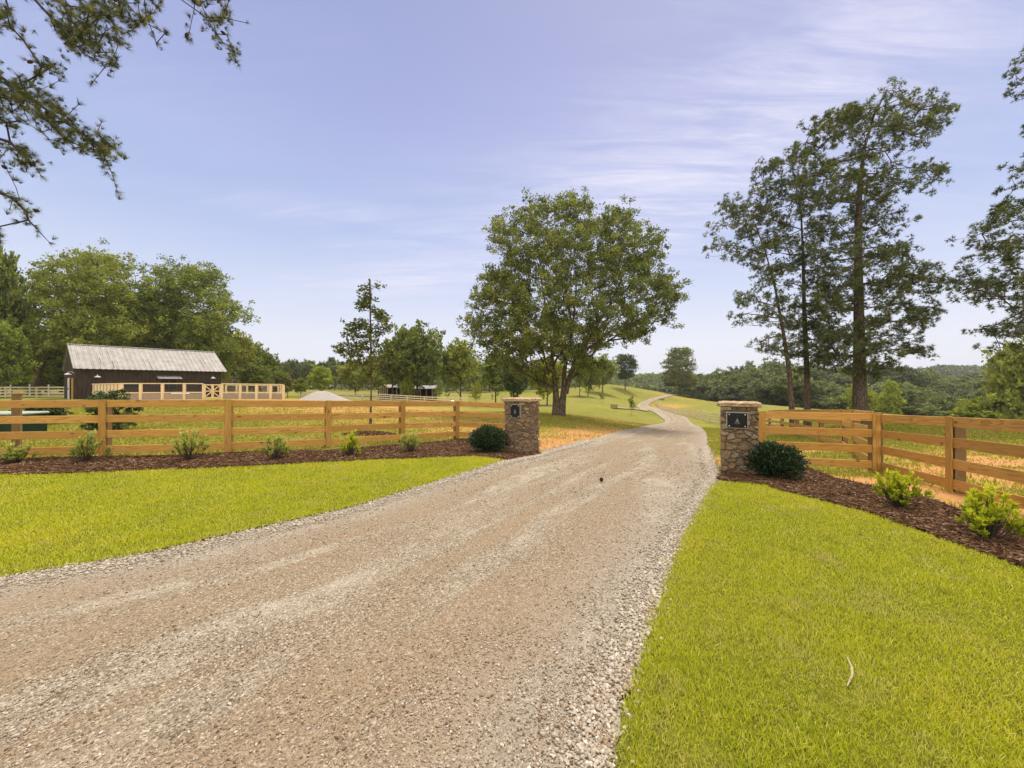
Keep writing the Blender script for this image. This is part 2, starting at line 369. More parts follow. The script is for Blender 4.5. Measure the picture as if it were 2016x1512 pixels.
def clayf(x, y):
    o = np.zeros(len(x))
    for cx, cy, s, a in CLAY: o = np.maximum(o, a*np.exp(-((x-cx)**2+(y-cy)**2)/(2*s*s)))
    return np.clip(o, 0, 1)
def green_cols(b, p):
    big = b.noise(p, .09, 3); md = b.noise(p, .7, 4); fine = b.noise(p, 9, 4, .7); vf = b.noise(p, 45, 2, .7)
    c = b.mix(b.rng(big, .35, .65), (.165, .19, .022), (.27, .265, .034))
    c = b.mix(b.rng(md, .42, .72, 0, .75), c, (.38, .30, .10)); c = b.mix(b.rng(b.noise(b.mapping(p, (1, 2.4, 1), (0, 0, .5)), .16, 5, .7), .44, .60, 0, .8), c, (.30, .24, .08))
    c = b.mix(b.rng(fine, .38, .72, 0, .8), c, (.09, .12, .012))
    return c, fine, vf
def terrain_mat():
    m, t = mat('field_grass'); b = NB(t); p = b.pos()
    c, fine, vf = green_cols(b, p)
    cl = b.attr('clay'); cn = b.noise(p, 1.6, 6, .65)
    cf = b.rng(b.math('ADD', cl, b.math('MULTIPLY', b.math('SUBTRACT', cn, .5), 1.3)), .38, .62)
    cc = b.mix(b.rng(vf, .3, .7), (.38, .17, .06), (.56, .31, .135))
    c = b.mix(b.rng(b.math('ADD', cl, b.math('MULTIPLY', b.math('SUBTRACT', cn, .5), 1.1)), .12, .45, 0, .8), c, (.40, .26, .06))
    c = b.mix(cf, c, cc)
    h = b.math('ADD', fine, b.math('MULTIPLY', vf, .4))
    b.out(b.pbr(c, .95, b.bump(h, .6, .05), spec=.05)); return m
def lawn_soil_mat():
    m, t = mat('lawn_soil'); b = NB(t); p = b.pos()
    c = b.mix(b.rng(b.noise(p, 14, 5, .7), .35, .7), (.08, .085, .012), (.19, .18, .025))
    b.out(b.pbr(c, .95, b.bump(b.noise(p, 60, 3), .5, .02), spec=.05)); return m
def gravel_mat():
    m, t = mat('gravel_surface'); b = NB(t); p = b.pos()
    # wheel tracks and clay staining follow the drive through its own 'across' attribute
    ac = b.attr('across'); al = b.attr('along')
    cv = b.n('ShaderNodeCombineXYZ'); b.l(b.math('MULTIPLY', ac, 6.5), cv.inputs[0]); b.l(b.math('MULTIPLY', al, .16), cv.inputs[1])
    trk = b.noise(cv.outputs[0], 1.3, 5, .6, .4)
    v1 = b.vor(p, 85, out='Color'); v1d = b.vor(p, 85); v2d = b.vor(p, 24)
    sepc = b.n('ShaderNodeSeparateColor'); b.l(v1, sepc.inputs[0])
    c = b.mix(sepc.outputs[0], (.14, .11, .075), (.44, .37, .27))
    c = b.mix(b.rng(sepc.outputs[1], .86, .95), c, (.62, .55, .43))
    c = b.mix(b.rng(sepc.outputs[2], .88, .95, 0, .8), c, (.16, .12, .085))
    big = b.noise(p, .55, 5, .6)
    c = b.mix(b.rng(b.math('ADD', b.math('MULTIPLY', trk, .65), b.math('MULTIPLY', big, .35)), .42, .60, 0, .6), c, (.34, .24, .145))
    c = b.mix(b.math('MULTIPLY', b.rng(trk, .32, .50, .75, 0), b.rng(b.noise(p, 2.2, 5, .7), .38, .62, .1, .9)), c, (.56, .50, .39))
    edge = b.attr('edge')
    c = b.mix(b.rng(edge, .55, 1, 0, .6), c, (.42, .38, .32))
    c = b.mix(b.rng(b.noise(p, 130, 3, .7), .50, .66, 0, .8), c, (.10, .07, .04))
    h = b.math('ADD', b.math('MULTIPLY', v1d, -1), b.math('MULTIPLY', b.noise(p, 110, 3, .7), .9))
    h2 = b.math('ADD', h, b.math('MULTIPLY', v2d, -.4))
    b.out(b.pbr(c, .95, b.bump(h2, .8, .012), spec=.1)); return m
def mulch_soil_mat():
    m, t = mat('mulch_soil'); b = NB(t); p = b.pos()
    n = b.noise(b.mapping(p, (30, 75, 30), (0, 0, .5)), 1, 4, .7)
    c = b.mix(b.rng(n, .35, .7), (.02, .010, .005), (.10, .05, .024))
    b.out(b.pbr(c, .95, b.bump(n, .9, .03), spec=.1)); return m
M_FIELD = terrain_mat(); M_SOIL = lawn_soil_mat(); M_GRAVEL = gravel_mat(); M_MULCH = mulch_soil_mat()

# terrain sheet reaching the horizon
def spaced(lo, hi, n, s):
    a = np.arcsinh(lo/s); b_ = np.arcsinh(hi/s); return np.sinh(np.linspace(a, b_, n))*s
gx = spaced(-2600, 2600, 330, 9); gy = spaced(-60, 3000, 330, 9)
X, Yg = np.meshgrid(gx, gy); Z = TZ(X.ravel(), Yg.ravel())
nx, ny = len(gx), len(gy); idx = np.arange(nx*ny).reshape(ny, nx)
Fq = np.stack([idx[:-1, :-1], idx[:-1, 1:], idx[1:, 1:], idx[1:, :-1]], -1).reshape(-1, 4)
me = npmesh('ground', np.c_[X.ravel(), Yg.ravel(), Z], Fq, M_FIELD, {'clay': clayf(X.ravel(), Yg.ravel())}, True)
tag(link('ground', me), kind='structure')

# gravel drive ribbon
Lp = cat_rom(drive_L, 9); Rp = cat_rom(drive_R, 9); na = len(Lp); nc = 22
t = np.linspace(0, 1, nc)
jl = vnoise(np.arange(na)*.9, np.zeros(na), 1.0)*.05; jr = vnoise(np.arange(na)*.9, np.ones(na)*9.5, 1.0)*.05
PX = Lp[:, None]*(1-t)[None, :, None]+Rp[:, None]*t[None, :, None]
dirv = (Rp-Lp)/np.linalg.norm(Rp-Lp, axis=1, keepdims=True)
PX[:, 0] += dirv*jl[:, None]; PX[:, -1] += dirv*jr[:, None]
xy = PX.reshape(-1, 2); dist = np.hypot(xy[:, 0], xy[:, 1])
zz = TZ(xy[:, 0], xy[:, 1])+.012+np.clip(dist-8, 0, 200)*.0012
idx = np.arange(na*nc).reshape(na, nc)
Fq = np.stack([idx[:-1, :-1], idx[:-1, 1:], idx[1:, 1:], idx[1:, :-1]], -1).reshape(-1, 4)
cen = (Lp+Rp)/2; al = np.r_[0, np.cumsum(np.linalg.norm(np.diff(cen, axis=0), axis=1))]
acr = np.tile(t, na)
me = npmesh('gravel_drive', np.c_[xy, zz], Fq, M_GRAVEL, {'across': acr, 'along': np.repeat(al, nc), 'edge': np.abs(acr*2-1)}, True)
tag(link('gravel_drive', me), kind='structure')
# side track off to the left of the bend
sl = cat_rom(GXY([(1205, 803.2), (1228, 803.8), (1250, 805), (1275, 808)]), 6); sr = cat_rom(GXY([(1205, 805), (1228, 806), (1250, 807.5), (1275, 811)]), 6)
xy = np.stack([sl, sr], 1).reshape(-1, 2); idx = np.arange(len(sl)*2).reshape(-1, 2)
me = npmesh('side_track', np.c_[xy, TZ(xy[:, 0], xy[:, 1])+.13], np.stack([idx[:-1, 0], idx[:-1, 1], idx[1:, 1], idx[1:, 0]], -1), M_GRAVEL, {'across': np.tile([.3, .7], len(sl)), 'along': np.repeat(np.arange(len(sl))*1., 2), 'edge': np.zeros(len(sl)*2)}, True)
tag(link('side_track', me), kind='structure')

def patch(name, poly, m, dz, step=.35, **kw):
    """a draped sheet inside a polygon, cut with bmesh triangulation"""
    import bmesh
    bm = bmesh.new(); pts = []
    n = len(poly)
    for i in range(n):
        a = np.array(poly[i]); c = np.array(poly[(i+1) % n]); k = max(1, int(np.linalg.norm(c-a)/step))
        for j in range(k): 
            q = a+(c-a)*j/k; q = q+np.array([vnoise(q[0]*3, q[1]*3), vnoise(q[0]*3+30, q[1]*3)]).ravel()*.03; pts.append(q)
    vs = [bm.verts.new((q[0], q[1], 0)) for q in pts]; f = bm.faces.new(vs)
    bmesh.ops.triangulate(bm, faces=[f])
    for ax in (0, 1):
        lo = min(q[ax] for q in pts); hi = max(q[ax] for q in pts); s = lo+step
        while s < hi:
            no = (1, 0, 0) if ax == 0 else (0, 1, 0); co = (s, 0, 0) if ax == 0 else (0, s, 0)
            bmesh.ops.bisect_plane(bm, geom=bm.verts[:]+bm.edges[:]+bm.faces[:], plane_co=co, plane_no=no); s += step*2
    xs = np.array([v.co.x for v in bm.verts]); ys = np.array([v.co.y for v in bm.verts]); zs = TZ(xs, ys)+dz
    for v, z in zip(bm.verts, zs): v.co.z = z
    bmesh.ops.recalc_face_normals(bm, faces=bm.faces[:])
    if sum(f.normal.z for f in bm.faces) < 0: bmesh.ops.reverse_faces(bm, faces=bm.faces[:])
    me = bpy.data.meshes.new(name); bm.to_mesh(me); bm.free(); me.materials.append(m)
    return tag(link(name, me), kind='structure')
patch('lawn_ground', lawnL, M_SOIL, .020); patch('lawn_ground', lawnR, M_SOIL, .020)
patch('mulch_bed', mulchL, M_MULCH, .026); patch('mulch_bed', mulchR, M_MULCH, .026)

# ------------------------------------------------------------------ grass
def grass_mat(name, c0, c1, c2, straw, sn=.5):
    m, t = mat(name); b = NB(t); p = b.pos(); v = b.attr('var')
    big = b.noise(p, .8, 4, .6); med = b.noise(p, 5, 3)
    c = b.mix(b.rng(v, 0, 1), c0, c1); c = b.mix(b.rng(big, .42, .66, 0, .7), c, c2)
    dry = b.math('MULTIPLY', b.rng(b.noise(p, 1.9, 5, .75), .54, .70), b.rng(v, .1, .6, .3, 1)); c = b.mix(dry, c, tuple(x*.8 for x in straw)); c = b.mix(b.math('MULTIPLY', b.rng(b.noise(p, 3.4, 4, .7), .58, .70), .55), c, tuple(x*.55 for x in c0))
    c = b.mix(b.math('MULTIPLY', b.rng(v, .62, .9), b.rng(med, .38, .66, sn*.35, sn)), c, straw)
    ps = b.pbr(c, .6, spec=.2); tr = b.n('ShaderNodeBsdfTranslucent'); b.l(c, tr.inputs[0])
    mx = b.n('ShaderNodeMixShader'); mx.inputs[0].default_value = .35; b.l(ps, mx.inputs[1]); b.l(tr.outputs[0], mx.inputs[2]); b.out(mx.outputs[0]); return m
M_LAWN = grass_mat('lawn_blades', (.30, .36, .010), (.66, .68, .018), (.64, .60, .024), (.78, .66, .24), .72)
M_FGR = grass_mat('field_blades', (.20, .235, .014), (.40, .41, .025), (.46, .36, .05), (.58, .42, .15), .95)
BL = np.array([(-.5, 0, 0), (.5, 0, 0), (-.4, .12, .5), (.4, .12, .5), (0, .42, 1)]); BLF = [(0, 1, 3), (0, 3, 2), (2, 3, 4)]
def sample_poly(poly, n, rg=rng):
    p = np.array(poly); lo = p.min(0); hi = p.max(0); area = 0
    for (x0, y0), (x1, y1) in zip(poly, poly[1:]+poly[:1]): area += x0*y1-x1*y0
    frac = abs(area)/2/((hi-lo).prod()); k = int(n/max(frac, .02)*1.02)
    q = rg.uniform(lo, hi, (k, 2)); return q[in_poly(q[:, 0], q[:, 1], poly)], abs(area)/2
def vis(q, pad=1.12, ymin=1.3):
    return (q[:, 1] > ymin) & (np.abs(q[:, 0]) < q[:, 1]*1008/F*pad+.5)
def blades(name, q, wbase, hbase, m, dz, label, cat='grass', tilt=.7):
    q = q+rng.normal(0, .028, q.shape); d = np.hypot(q[:, 0], q[:, 1]); n = len(q)
    z = TZ(q[:, 0], q[:, 1])+dz
    w = wbase*(.7+.6*rng.random(n))*np.maximum(1, d/3.2)**.8; h = hbase*rng.uniform(.5, 1.25, n)*(1+.35*vnoise(q[:, 0], q[:, 1], .35))
    sc = np.stack([w, h, h], -1)
    rt = rot_batch(n, rng.uniform(0, tilt, n)**1.0)
    me = scatter(name, BL, BLF, np.c_[q, z], rt, sc, m)
    o = link(name, me); return tag(o, label, cat, kind='stuff')
def dens_pick(q, base, d0):
    d = np.hypot(q[:, 0], q[:, 1]); return rng.random(len(q)) < np.minimum(1, (d0/np.maximum(d, .5))**1.3)
q, a = sample_poly(lawnR, 1); ar = a
q, _ = sample_poly(lawnR, int(ar*15500)); q = q[vis(q)]; q = q[dens_pick(q, 1, 2.6)]
blades('lawn_grass', q, .0036, .034, M_LAWN, .018, 'bright lime green lawn between the drive and the right mulch bed')
_, ar = sample_poly(lawnL, 1)
q, _ = sample_poly(lawnL, int(ar*8500)); q = q[vis(q)]; q = q[dens_pick(q, 1, 4.6)]
blades('lawn_grass', q, .0038, .036, M_LAWN, .018, 'lime green lawn strip between the drive and the left mulch bed')
# meadow grass behind the fences
yy = rng.uniform(7.5, 34, 520000); xx = rng.uniform(-1, 1, len(yy))*yy*1.42
q = np.c_[xx, yy]
q = q[rng.random(len(q)) < np.clip(yy/34, 0, 1)*0+(9/np.maximum(yy, 9))**1.0*np.clip(yy/30, .25, 1)*1.6]
bad = in_poly(q[:, 0], q[:, 1], lawnL) | in_poly(q[:, 0], q[:, 1], mulchL) | in_poly(q[:, 0], q[:, 1], lawnR) | in_poly(q[:, 0], q[:, 1], mulchR)
drv = [tuple(p) for p in Lp[:150]]+[tuple(p) for p in Rp[:150][::-1]]
bad |= in_poly(q[:, 0], q[:, 1], drv); q = q[~bad]
cf = clayf(q[:, 0], q[:, 1])+vnoise(q[:, 0], q[:, 1], .8)*.35
q = q[rng.random(len(q)) > np.clip(cf*1.15, 0, .86)]
yb = rng.uniform(3, 8, 30000); xb = rng.uniform(5.5, 12, 30000); qb = np.c_[xb, yb]; qb = qb[~in_poly(xb, yb, mulchR)]
qb = qb[rng.random(len(qb)) > np.clip(clayf(qb[:, 0], qb[:, 1])*1.3+.15, 0, .95)]
q = np.concatenate([q, qb])
blades('field_grass', q, .007, .075, M_FGR, 0, 'rough green and straw coloured pasture grass behind the fences', tilt=.8)

# ------------------------------------------------------------------ gravel stones, mulch chips
def ico():
    p = (1+5**.5)/2; v = np.array([(-1, p, 0), (1, p, 0), (-1, -p, 0), (1, -p, 0), (0, -1, p), (0, 1, p), (0, -1, -p), (0, 1, -p), (p, 0, -1), (p, 0, 1), (-p, 0, -1), (-p, 0, 1)], float)
    v /= np.linalg.norm(v[0]); f = [(0, 11, 5), (0, 5, 1), (0, 1, 7), (0, 7, 10), (0, 10, 11), (1, 5, 9), (5, 11, 4), (11, 10, 2), (10, 7, 6), (7, 1, 8), (3, 9, 4), (3, 4, 2), (3, 2, 6), (3, 6, 8), (3, 8, 9), (4, 9, 5), (2, 4, 11), (6, 2, 10), (8, 6, 7), (9, 8, 1)]
    return v, np.array(f)
IV, IF = ico()
def stone_mat(name, cols, spec=.2):
    m, t = mat(name); b = NB(t); v = b.attr('var'); r = b.n('ShaderNodeValToRGB'); r.color_ramp.interpolation = 'LINEAR'
    el = r.color_ramp.elements; el[0].color = (*cols[0], 1); el[1].color = (*cols[-1], 1)
    for i, c in enumerate(cols[1:-1]): x = el.new((i+1)/(len(cols)-1)); x.color = (*c, 1)
    b.l(v, r.inputs[0]); n = b.noise(b.pos(), 60, 3)
    b.out(b.pbr(b.mix(b.rng(n, .3, .7, 0, .35), r.outputs[0], tuple(x*.6 for x in cols[len(cols)//2])), .9, spec=spec)); return m
M_STONE = stone_mat('loose_gravel', [(.11, .075, .045), (.21, .155, .10), (.33, .26, .18), (.36, .24, .14), (.50, .44, .35), (.32, .28, .22), (.66, .60, .51)])
drvp = [tuple(p) for p in Lp]+[tuple(p) for p in Rp[::-1]]
drv_n = [p for p in drvp if p[1] < 24]
def across(q):
    dl = edge_dist(q[:, 0], q[:, 1], [tuple(p) for p in Lp[:110]]); dr = edge_dist(q[:, 0], q[:, 1], [tuple(p) for p in Rp[:110]])
    return dl, dr
parts = []
def stones(q, s, sunk=.25):
    n = len(q); jit = 1+rng.uniform(-.42, .42, (4, 12, 3)); k = rng.integers(0, 4, n)
    z = TZ(q[:, 0], q[:, 1])+.014; o = []
    for i in range(4):
        mk = k == i; c = int(mk.sum())
        if not c: continue
        tv = IV*jit[i]; sc = s[mk][:, None]*np.stack([rng.uniform(.8, 1.4, c), rng.uniform(.7, 1.1, c), rng.uniform(.45, .8, c)], -1)
        rt = rot_batch(c, .5); pos = np.c_[q[mk], z[mk]+s[mk]*sunk]
        V = np.einsum('nij,nkj->nki', rt, tv[None]*sc[:, None, :])+pos[:, None, :]
        Fc = (IF[None]+(np.arange(c)*12)[:, None, None]).reshape(-1, 3)
        o.append((V.reshape(-1, 3), Fc, np.repeat(rng.random(c), 12)))
    return o
yq = 1.4*(16/1.4)**rng.random(330000); xq = rng.uniform(-1.5, 1.5, len(yq))*yq
q = np.c_[xq, yq]; q = q[in_poly(q[:, 0], q[:, 1], drv_n)]; dl, dr = across(q); de = np.minimum(dl, dr)
pk = rng.random(len(q)) < np.clip(.22+.75*np.exp(-de/.28)+.25*vnoise(q[:, 0], q[:, 1], .5), .06, 1)*np.clip((16-q[:, 1])/8, 0, 1)
q = q[pk]; de = de[pk]
s = (.0026+.0060*rng.random(len(q))**3)*(1+.7*np.exp(-de/.25))*np.maximum(1, q[:, 1]/4.5)
parts += stones(q, s)
# a band of clean coarser stone right along both edges, spilling a little over the grass
def edge_band(line, n, wid, ymax=14):
    ln = np.array([p for p in line if -2 < p[1] < ymax]); seg = np.linalg.norm(np.diff(ln, axis=0), axis=1); cs = np.r_[0, np.cumsum(seg)]
    t = rng.uniform(0, cs[-1], n); i = np.clip(np.searchsorted(cs, t)-1, 0, len(seg)-1); f = (t-cs[i])/seg[i]
    p = ln[i]+(ln[i+1]-ln[i])*f[:, None]; d = (ln[i+1]-ln[i])/seg[i][:, None]; nn = np.c_[-d[:, 1], d[:, 0]]
    return p+nn*(rng.normal(0, 1, n)*wid)[:, None]
qe = np.concatenate([edge_band(Lp, 17000, .10)+np.array([.10, -.10]), edge_band(Rp, 15000, .07)+np.array([-.11, 0])]); qe = qe[vis(qe)]
_o = stones(qe, (.0055+.0085*rng.random(len(qe))**1.8)*np.maximum(1, qe[:, 1]/6), .5)
parts += [(v_, f_, .58+.42*a_) for v_, f_, a_ in _o]
V, Fc, va = join_np(parts)
me = npmesh('drive_gravel', V, Fc, M_STONE, {'var': va}); tag(link('drive_gravel', me), 'loose tan and grey crushed stone lying on the drive', 'gravel', kind='stuff')

M_CHIP = stone_mat('bark_mulch', [(.025, .011, .005), (.07, .032, .013), (.13, .065, .03), (.06, .026, .012), (.24, .14, .075), (.09, .042, .02), (.42, .29, .18)], .1)
CH = np.array([(-.5, -.1, 0), (.5, -.06, .02), (.45, .1, 0), (-.5, .08, .03), (0, 0, .16)]); CHF = [(0, 1, 4), (1, 2, 4), (2, 3, 4), (3, 0, 4)]
for poly, nper, lab in ((mulchL, 1500, 'brown pine straw mulch under the left fence and shrubs'), (mulchR, 2400, 'brown pine straw mulch beside the right fence and pillar')):
    _, ar = sample_poly(poly, 1); q, _ = sample_poly(poly, int(ar*nper)); q = q[vis(q, 1.05)]
    q = q+rng.normal(0, .025, q.shape); n = len(q)
    sc = np.stack([rng.uniform(.05, .14, n), rng.uniform(.05, .10, n), rng.uniform(.05, .09, n)], -1)*np.maximum(1, np.hypot(q[:, 0], q[:, 1])/9)[:, None]
    rt = rot_batch(n, .45)
    me = scatter('mulch', CH, CHF, np.c_[q, TZ(q[:, 0], q[:, 1])+.028+rng.uniform(0, .025, n)], rt, sc, M_CHIP, rng.random(n)**1.2)
    tag(link('mulch', me), lab, 'mulch', kind='stuff')
#@@PART2
# ------------------------------------------------------------------ trees: limbs grown to twig ends, foliage on the twigs
def grow(stems, tips, w=.35, style='broad', seg=.9, rg=None):
    """stems: list of [(x,y,z),...]; tips (n,3). returns nodes, parent index, is_stem"""
    rg = rg or rng
    nodes = []; par = []; plen = []; stem = []
    for st in stems:
        st = [Vector(p) for p in st]; start = -1
        if nodes:
            d = [(Vector(n)-st[0]).length for n in nodes]; start = int(np.argmin(d))
        prev = start
        for a, b in zip(st[:-1], st[1:]):
            k = max(1, int((b-a).length/(seg*.7)))
            for j in range(k):
                p = a.lerp(b, j/k); nodes.append(tuple(p)); par.append(prev)
                plen.append(0 if prev < 0 else plen[prev]+(p-Vector(nodes[prev])).length); stem.append(True); prev = len(nodes)-1
        nodes.append(tuple(st[-1])); par.append(prev); plen.append(plen[prev]+.5); stem.append(True)
    cap = len(nodes)+len(tips)*14
    Nn = np.zeros((cap, 3)); Nn[:len(nodes)] = nodes; PLn = np.zeros(cap); PLn[:len(nodes)] = plen; cnt = len(nodes)
    ax = Nn[:cnt]; d0 = np.sqrt(((tips[:, None]-ax[None])**2).sum(-1)).min(1)
    ends = []
    for ti in np.argsort(d0):
        p = tips[ti]; dv = p-Nn[:cnt]; d = np.linalg.norm(dv, axis=1)
        if style == 'broad': pen = np.maximum(0, -dv[:, 2])*1.3+np.maximum(0, np.hypot(dv[:, 0], dv[:, 1])-dv[:, 2]*2.2)*.25
        elif style == 'pine': pen = np.abs(dv[:, 2])*.9+np.maximum(0, dv[:, 2]-np.hypot(dv[:, 0], dv[:, 1]))*.5
        else: pen = 0
        j = int(np.argmin(d+w*PLn[:cnt]*1.0+pen)); Ld = d[j]; k = max(1, int(Ld/seg)); prev = j; q0 = Nn[j]
        side = rg.normal(0, .07*Ld, 3)
        for s_ in range(1, k+1):
            f = s_/k; q = q0+(p-q0)*f+side*math.sin(math.pi*f)
            if style == 'broad': q[2] += .10*Ld*math.sin(math.pi*f)
            elif style == 'pine': q[2] += .05*Ld*math.sin(math.pi*f)
            if cnt >= cap: break
            Nn[cnt] = q; PLn[cnt] = PLn[prev]+np.linalg.norm(q-Nn[prev]); par.append(prev); stem.append(False); prev = cnt; cnt += 1
        ends.append(prev)
    return Nn[:cnt], np.array(par), np.array(stem), np.array(ends)
def limbs_mesh(name, Nn, par, stem, ends, stem_r, tip_r, m, expo=.42, sides=5):
    """stem_r: function(node)->radius for stem nodes; other radii follow how many twigs a limb carries"""
    n = len(Nn); cnt = np.zeros(n); cnt[ends] += 1
    for i in range(n-1, -1, -1):
        if par[i] >= 0 and not stem[i]: cnt[par[i]] += max(cnt[i], 1) if not stem[par[i]] else 0
    r = tip_r*np.maximum(cnt, 1)**expo
    for i in range(n):
        if stem[i]: r[i] = stem_r(Nn[i], i)
    for i in range(n):
        if not stem[i] and par[i] >= 0: r[i] = min(r[i], r[par[i]]*.75 if stem[par[i]] else r[par[i]])
    ii = np.array([i for i in range(n) if par[i] >= 0 and np.linalg.norm(Nn[i]-Nn[par[i]]) > 1e-3]); a = Nn[par[ii]]; b = Nn[ii]
    ra = np.where(stem[par[ii]] & ~stem[ii], r[ii]*1.15, r[par[ii]]); rb = r[ii]
    d = b-a; d /= np.maximum(np.linalg.norm(d, axis=1, keepdims=True), 1e-6)
    ref = np.where(np.abs(d[:, 2:3]) < .9, np.array([[0, 0, 1.]]), np.array([[1., 0, 0]]))
    u = np.cross(d, ref); u /= np.linalg.norm(u, axis=1, keepdims=True); v = np.cross(d, u)
    V = []; Fq = []; sm = stem[ii]
    for msk, S_ in ((sm, 14), (~sm, sides)):
        if not msk.any(): continue
        t = np.arange(S_)*2*np.pi/S_; off = u[msk][:, None]*np.cos(t)[None, :, None]+v[msk][:, None]*np.sin(t)[None, :, None]
        A_ = a[msk][:, None]+off*ra[msk][:, None, None]; B_ = b[msk][:, None]+off*rb[msk][:, None, None]
        k = int(msk.sum()); base = sum(len(x) for x in V); V.append(np.concatenate([A_, B_], 1).reshape(-1, 3))
        j = np.arange(S_); f1 = np.stack([j, (j+1) % S_, (j+1) % S_+S_, j+S_], -1)
        Fq.append((f1[None]+(np.arange(k)*2*S_)[:, None, None]).reshape(-1, 4)+base)
    return npmesh(name, np.concatenate(V), np.concatenate(Fq), m, smooth=True)
LEAF = np.array([(0, 0, 0), (.32, .5, .06), (0, 1, 0), (-.32, .5, .06)]); LEAFF = [(0, 1, 2, 3)]
def leaf_cloud(name, cen, per, sig, size, m, seed=1, flat=.8, droop=.3):
    rg = np.random.default_rng(seed); n = len(cen)
    # each twig end carries a few sprays, so the crown breaks into clumps with gaps
    sp = np.repeat(cen, 4, 0)+rg.normal(0, 1, (n*4, 3))*np.array([sig, sig, sig*flat])*.9
    k = max(1, per//4); pts = np.repeat(sp, k, 0)+rg.normal(0, 1, (n*4*k, 3))*np.array([sig, sig, sig*flat])*.31
    tone = np.clip(np.repeat(rg.normal(.5, .2, n*4), k)+rg.normal(0, .15, len(pts)), 0, 1)
    D = rg.normal(0, 1, (len(pts), 3)); D[:, 2] = D[:, 2]*.5+.5
    sc = size*rg.uniform(.6, 1.3, len(pts))
    return scatter(name, LEAF, LEAFF, pts, rot_to(D, rg)@np.array([[1, 0, 0], [0, 0, -1], [0, 1, 0]]).astype(float), sc, m, tone)
def needle_template(k, spread, w, rg):
    V = []; Fq = []
    for i in range(k):
        th = spread*math.sqrt(rg.random()); ph = rg.uniform(0, 2*math.pi); d = Vector((math.sin(th)*math.cos(ph), math.sin(th)*math.sin(ph), math.cos(th)))
        s = d.cross(Vector((rg.normal(), rg.normal(), rg.normal()))).normalized()*w*.5; b = Vector((0, 0, -.15*rg.random())); L_ = rg.uniform(.75, 1.1)
        V += [tuple(b-s), tuple(b+s), tuple(b+d*L_)]; Fq.append((3*i, 3*i+1, 3*i+2))
    return np.array(V), np.array(Fq)
def needle_cloud(name, pts, dirs, size, m, k=14, spread=1.1, w=.1, seed=1, tone=None):
    rg = np.random.default_rng(seed); o = []; kk = rg.integers(0, 3, len(pts))
    for i in range(3):
        tv, tf = needle_template(k, spread, w, rg); mk = kk == i; c = int(mk.sum())
        if not c: continue
        rt = rot_to(dirs[mk]+rg.normal(0, .25, (c, 3)), rg); sc = size*rg.uniform(.75, 1.25, c)
        V = np.einsum('nij,nkj->nki', rt, tv[None]*sc[:, None, None])+pts[mk][:, None, :]
        Fc = (tf[None]+(np.arange(c)*len(tv))[:, None, None]).reshape(-1, 3)
        tn = rg.uniform(0, 1, c) if tone is None else np.clip(tone[mk]+rg.normal(0, .15, c), 0, 1)
        o.append((V.reshape(-1, 3), Fc, np.repeat(tn, len(tv))))
    V, Fc, va = join_np(o); return npmesh(name, V, Fc, m, {'var': va})
def bark_mat(name, dark, light, sc=6):
    m, t = mat(name); b = NB(t); o = b.pos()
    n = b.vor(b.mapping(o, (sc, sc, sc*.28)), 1.2, 'DISTANCE_TO_EDGE'); f = b.noise(b.mapping(o, (9, 9, 3)), 2, 5, .7)
    c = b.mix(b.rng(n, .0, .25), dark, light); c = b.mix(b.rng(f, .35, .7, 0, .6), c, tuple(x*.6 for x in light))
    h = b.math('ADD', n, b.math('MULTIPLY', f, .4)); b.out(b.pbr(c, .95, b.bump(h, .9, .05), spec=.1)); return m
M_BARK = bark_mat('grey_bark', (.045, .032, .022), (.21, .155, .10)); M_PBARK = bark_mat('pine_bark', (.06, .042, .03), (.19, .145, .105), 8)
M_TWIG = plain_mat('twig_bark', (.055, .04, .03), .9)
M_PECAN = leaf_mat('pecan_leaves', (.065, .088, .022), (.15, .175, .04), (.30, .325, .08), .25)
M_BROAD = leaf_mat('broad_leaves', (.07, .10, .02), (.18, .225, .035), (.34, .385, .065), .3, hue=(.26, .255, .04))
M_FARL = leaf_mat('far_leaves', (.05, .075, .03), (.14, .17, .055), (.32, .35, .11), .22, vary=.45, hue=(.15, .17, .05))
M_LIME = leaf_mat('young_leaves', (.16, .20, .025), (.27, .31, .04), (.42, .44, .06), .35)
M_PINE = leaf_mat('pine_needles', (.055, .08, .03), (.125, .155, .048), (.25, .28, .09), .2, hue=(.20, .21, .065))
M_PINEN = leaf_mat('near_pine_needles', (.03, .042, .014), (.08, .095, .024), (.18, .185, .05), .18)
M_CEDAR = leaf_mat('evergreen_leaves', (.03, .055, .018), (.065, .10, .032), (.14, .175, .055), .15)
M_RUST = leaf_mat('russet_leaves', (0.130, 0.078, 0.039), (0.208, 0.143, 0.065), (0.286, 0.221, 0.104), .2)

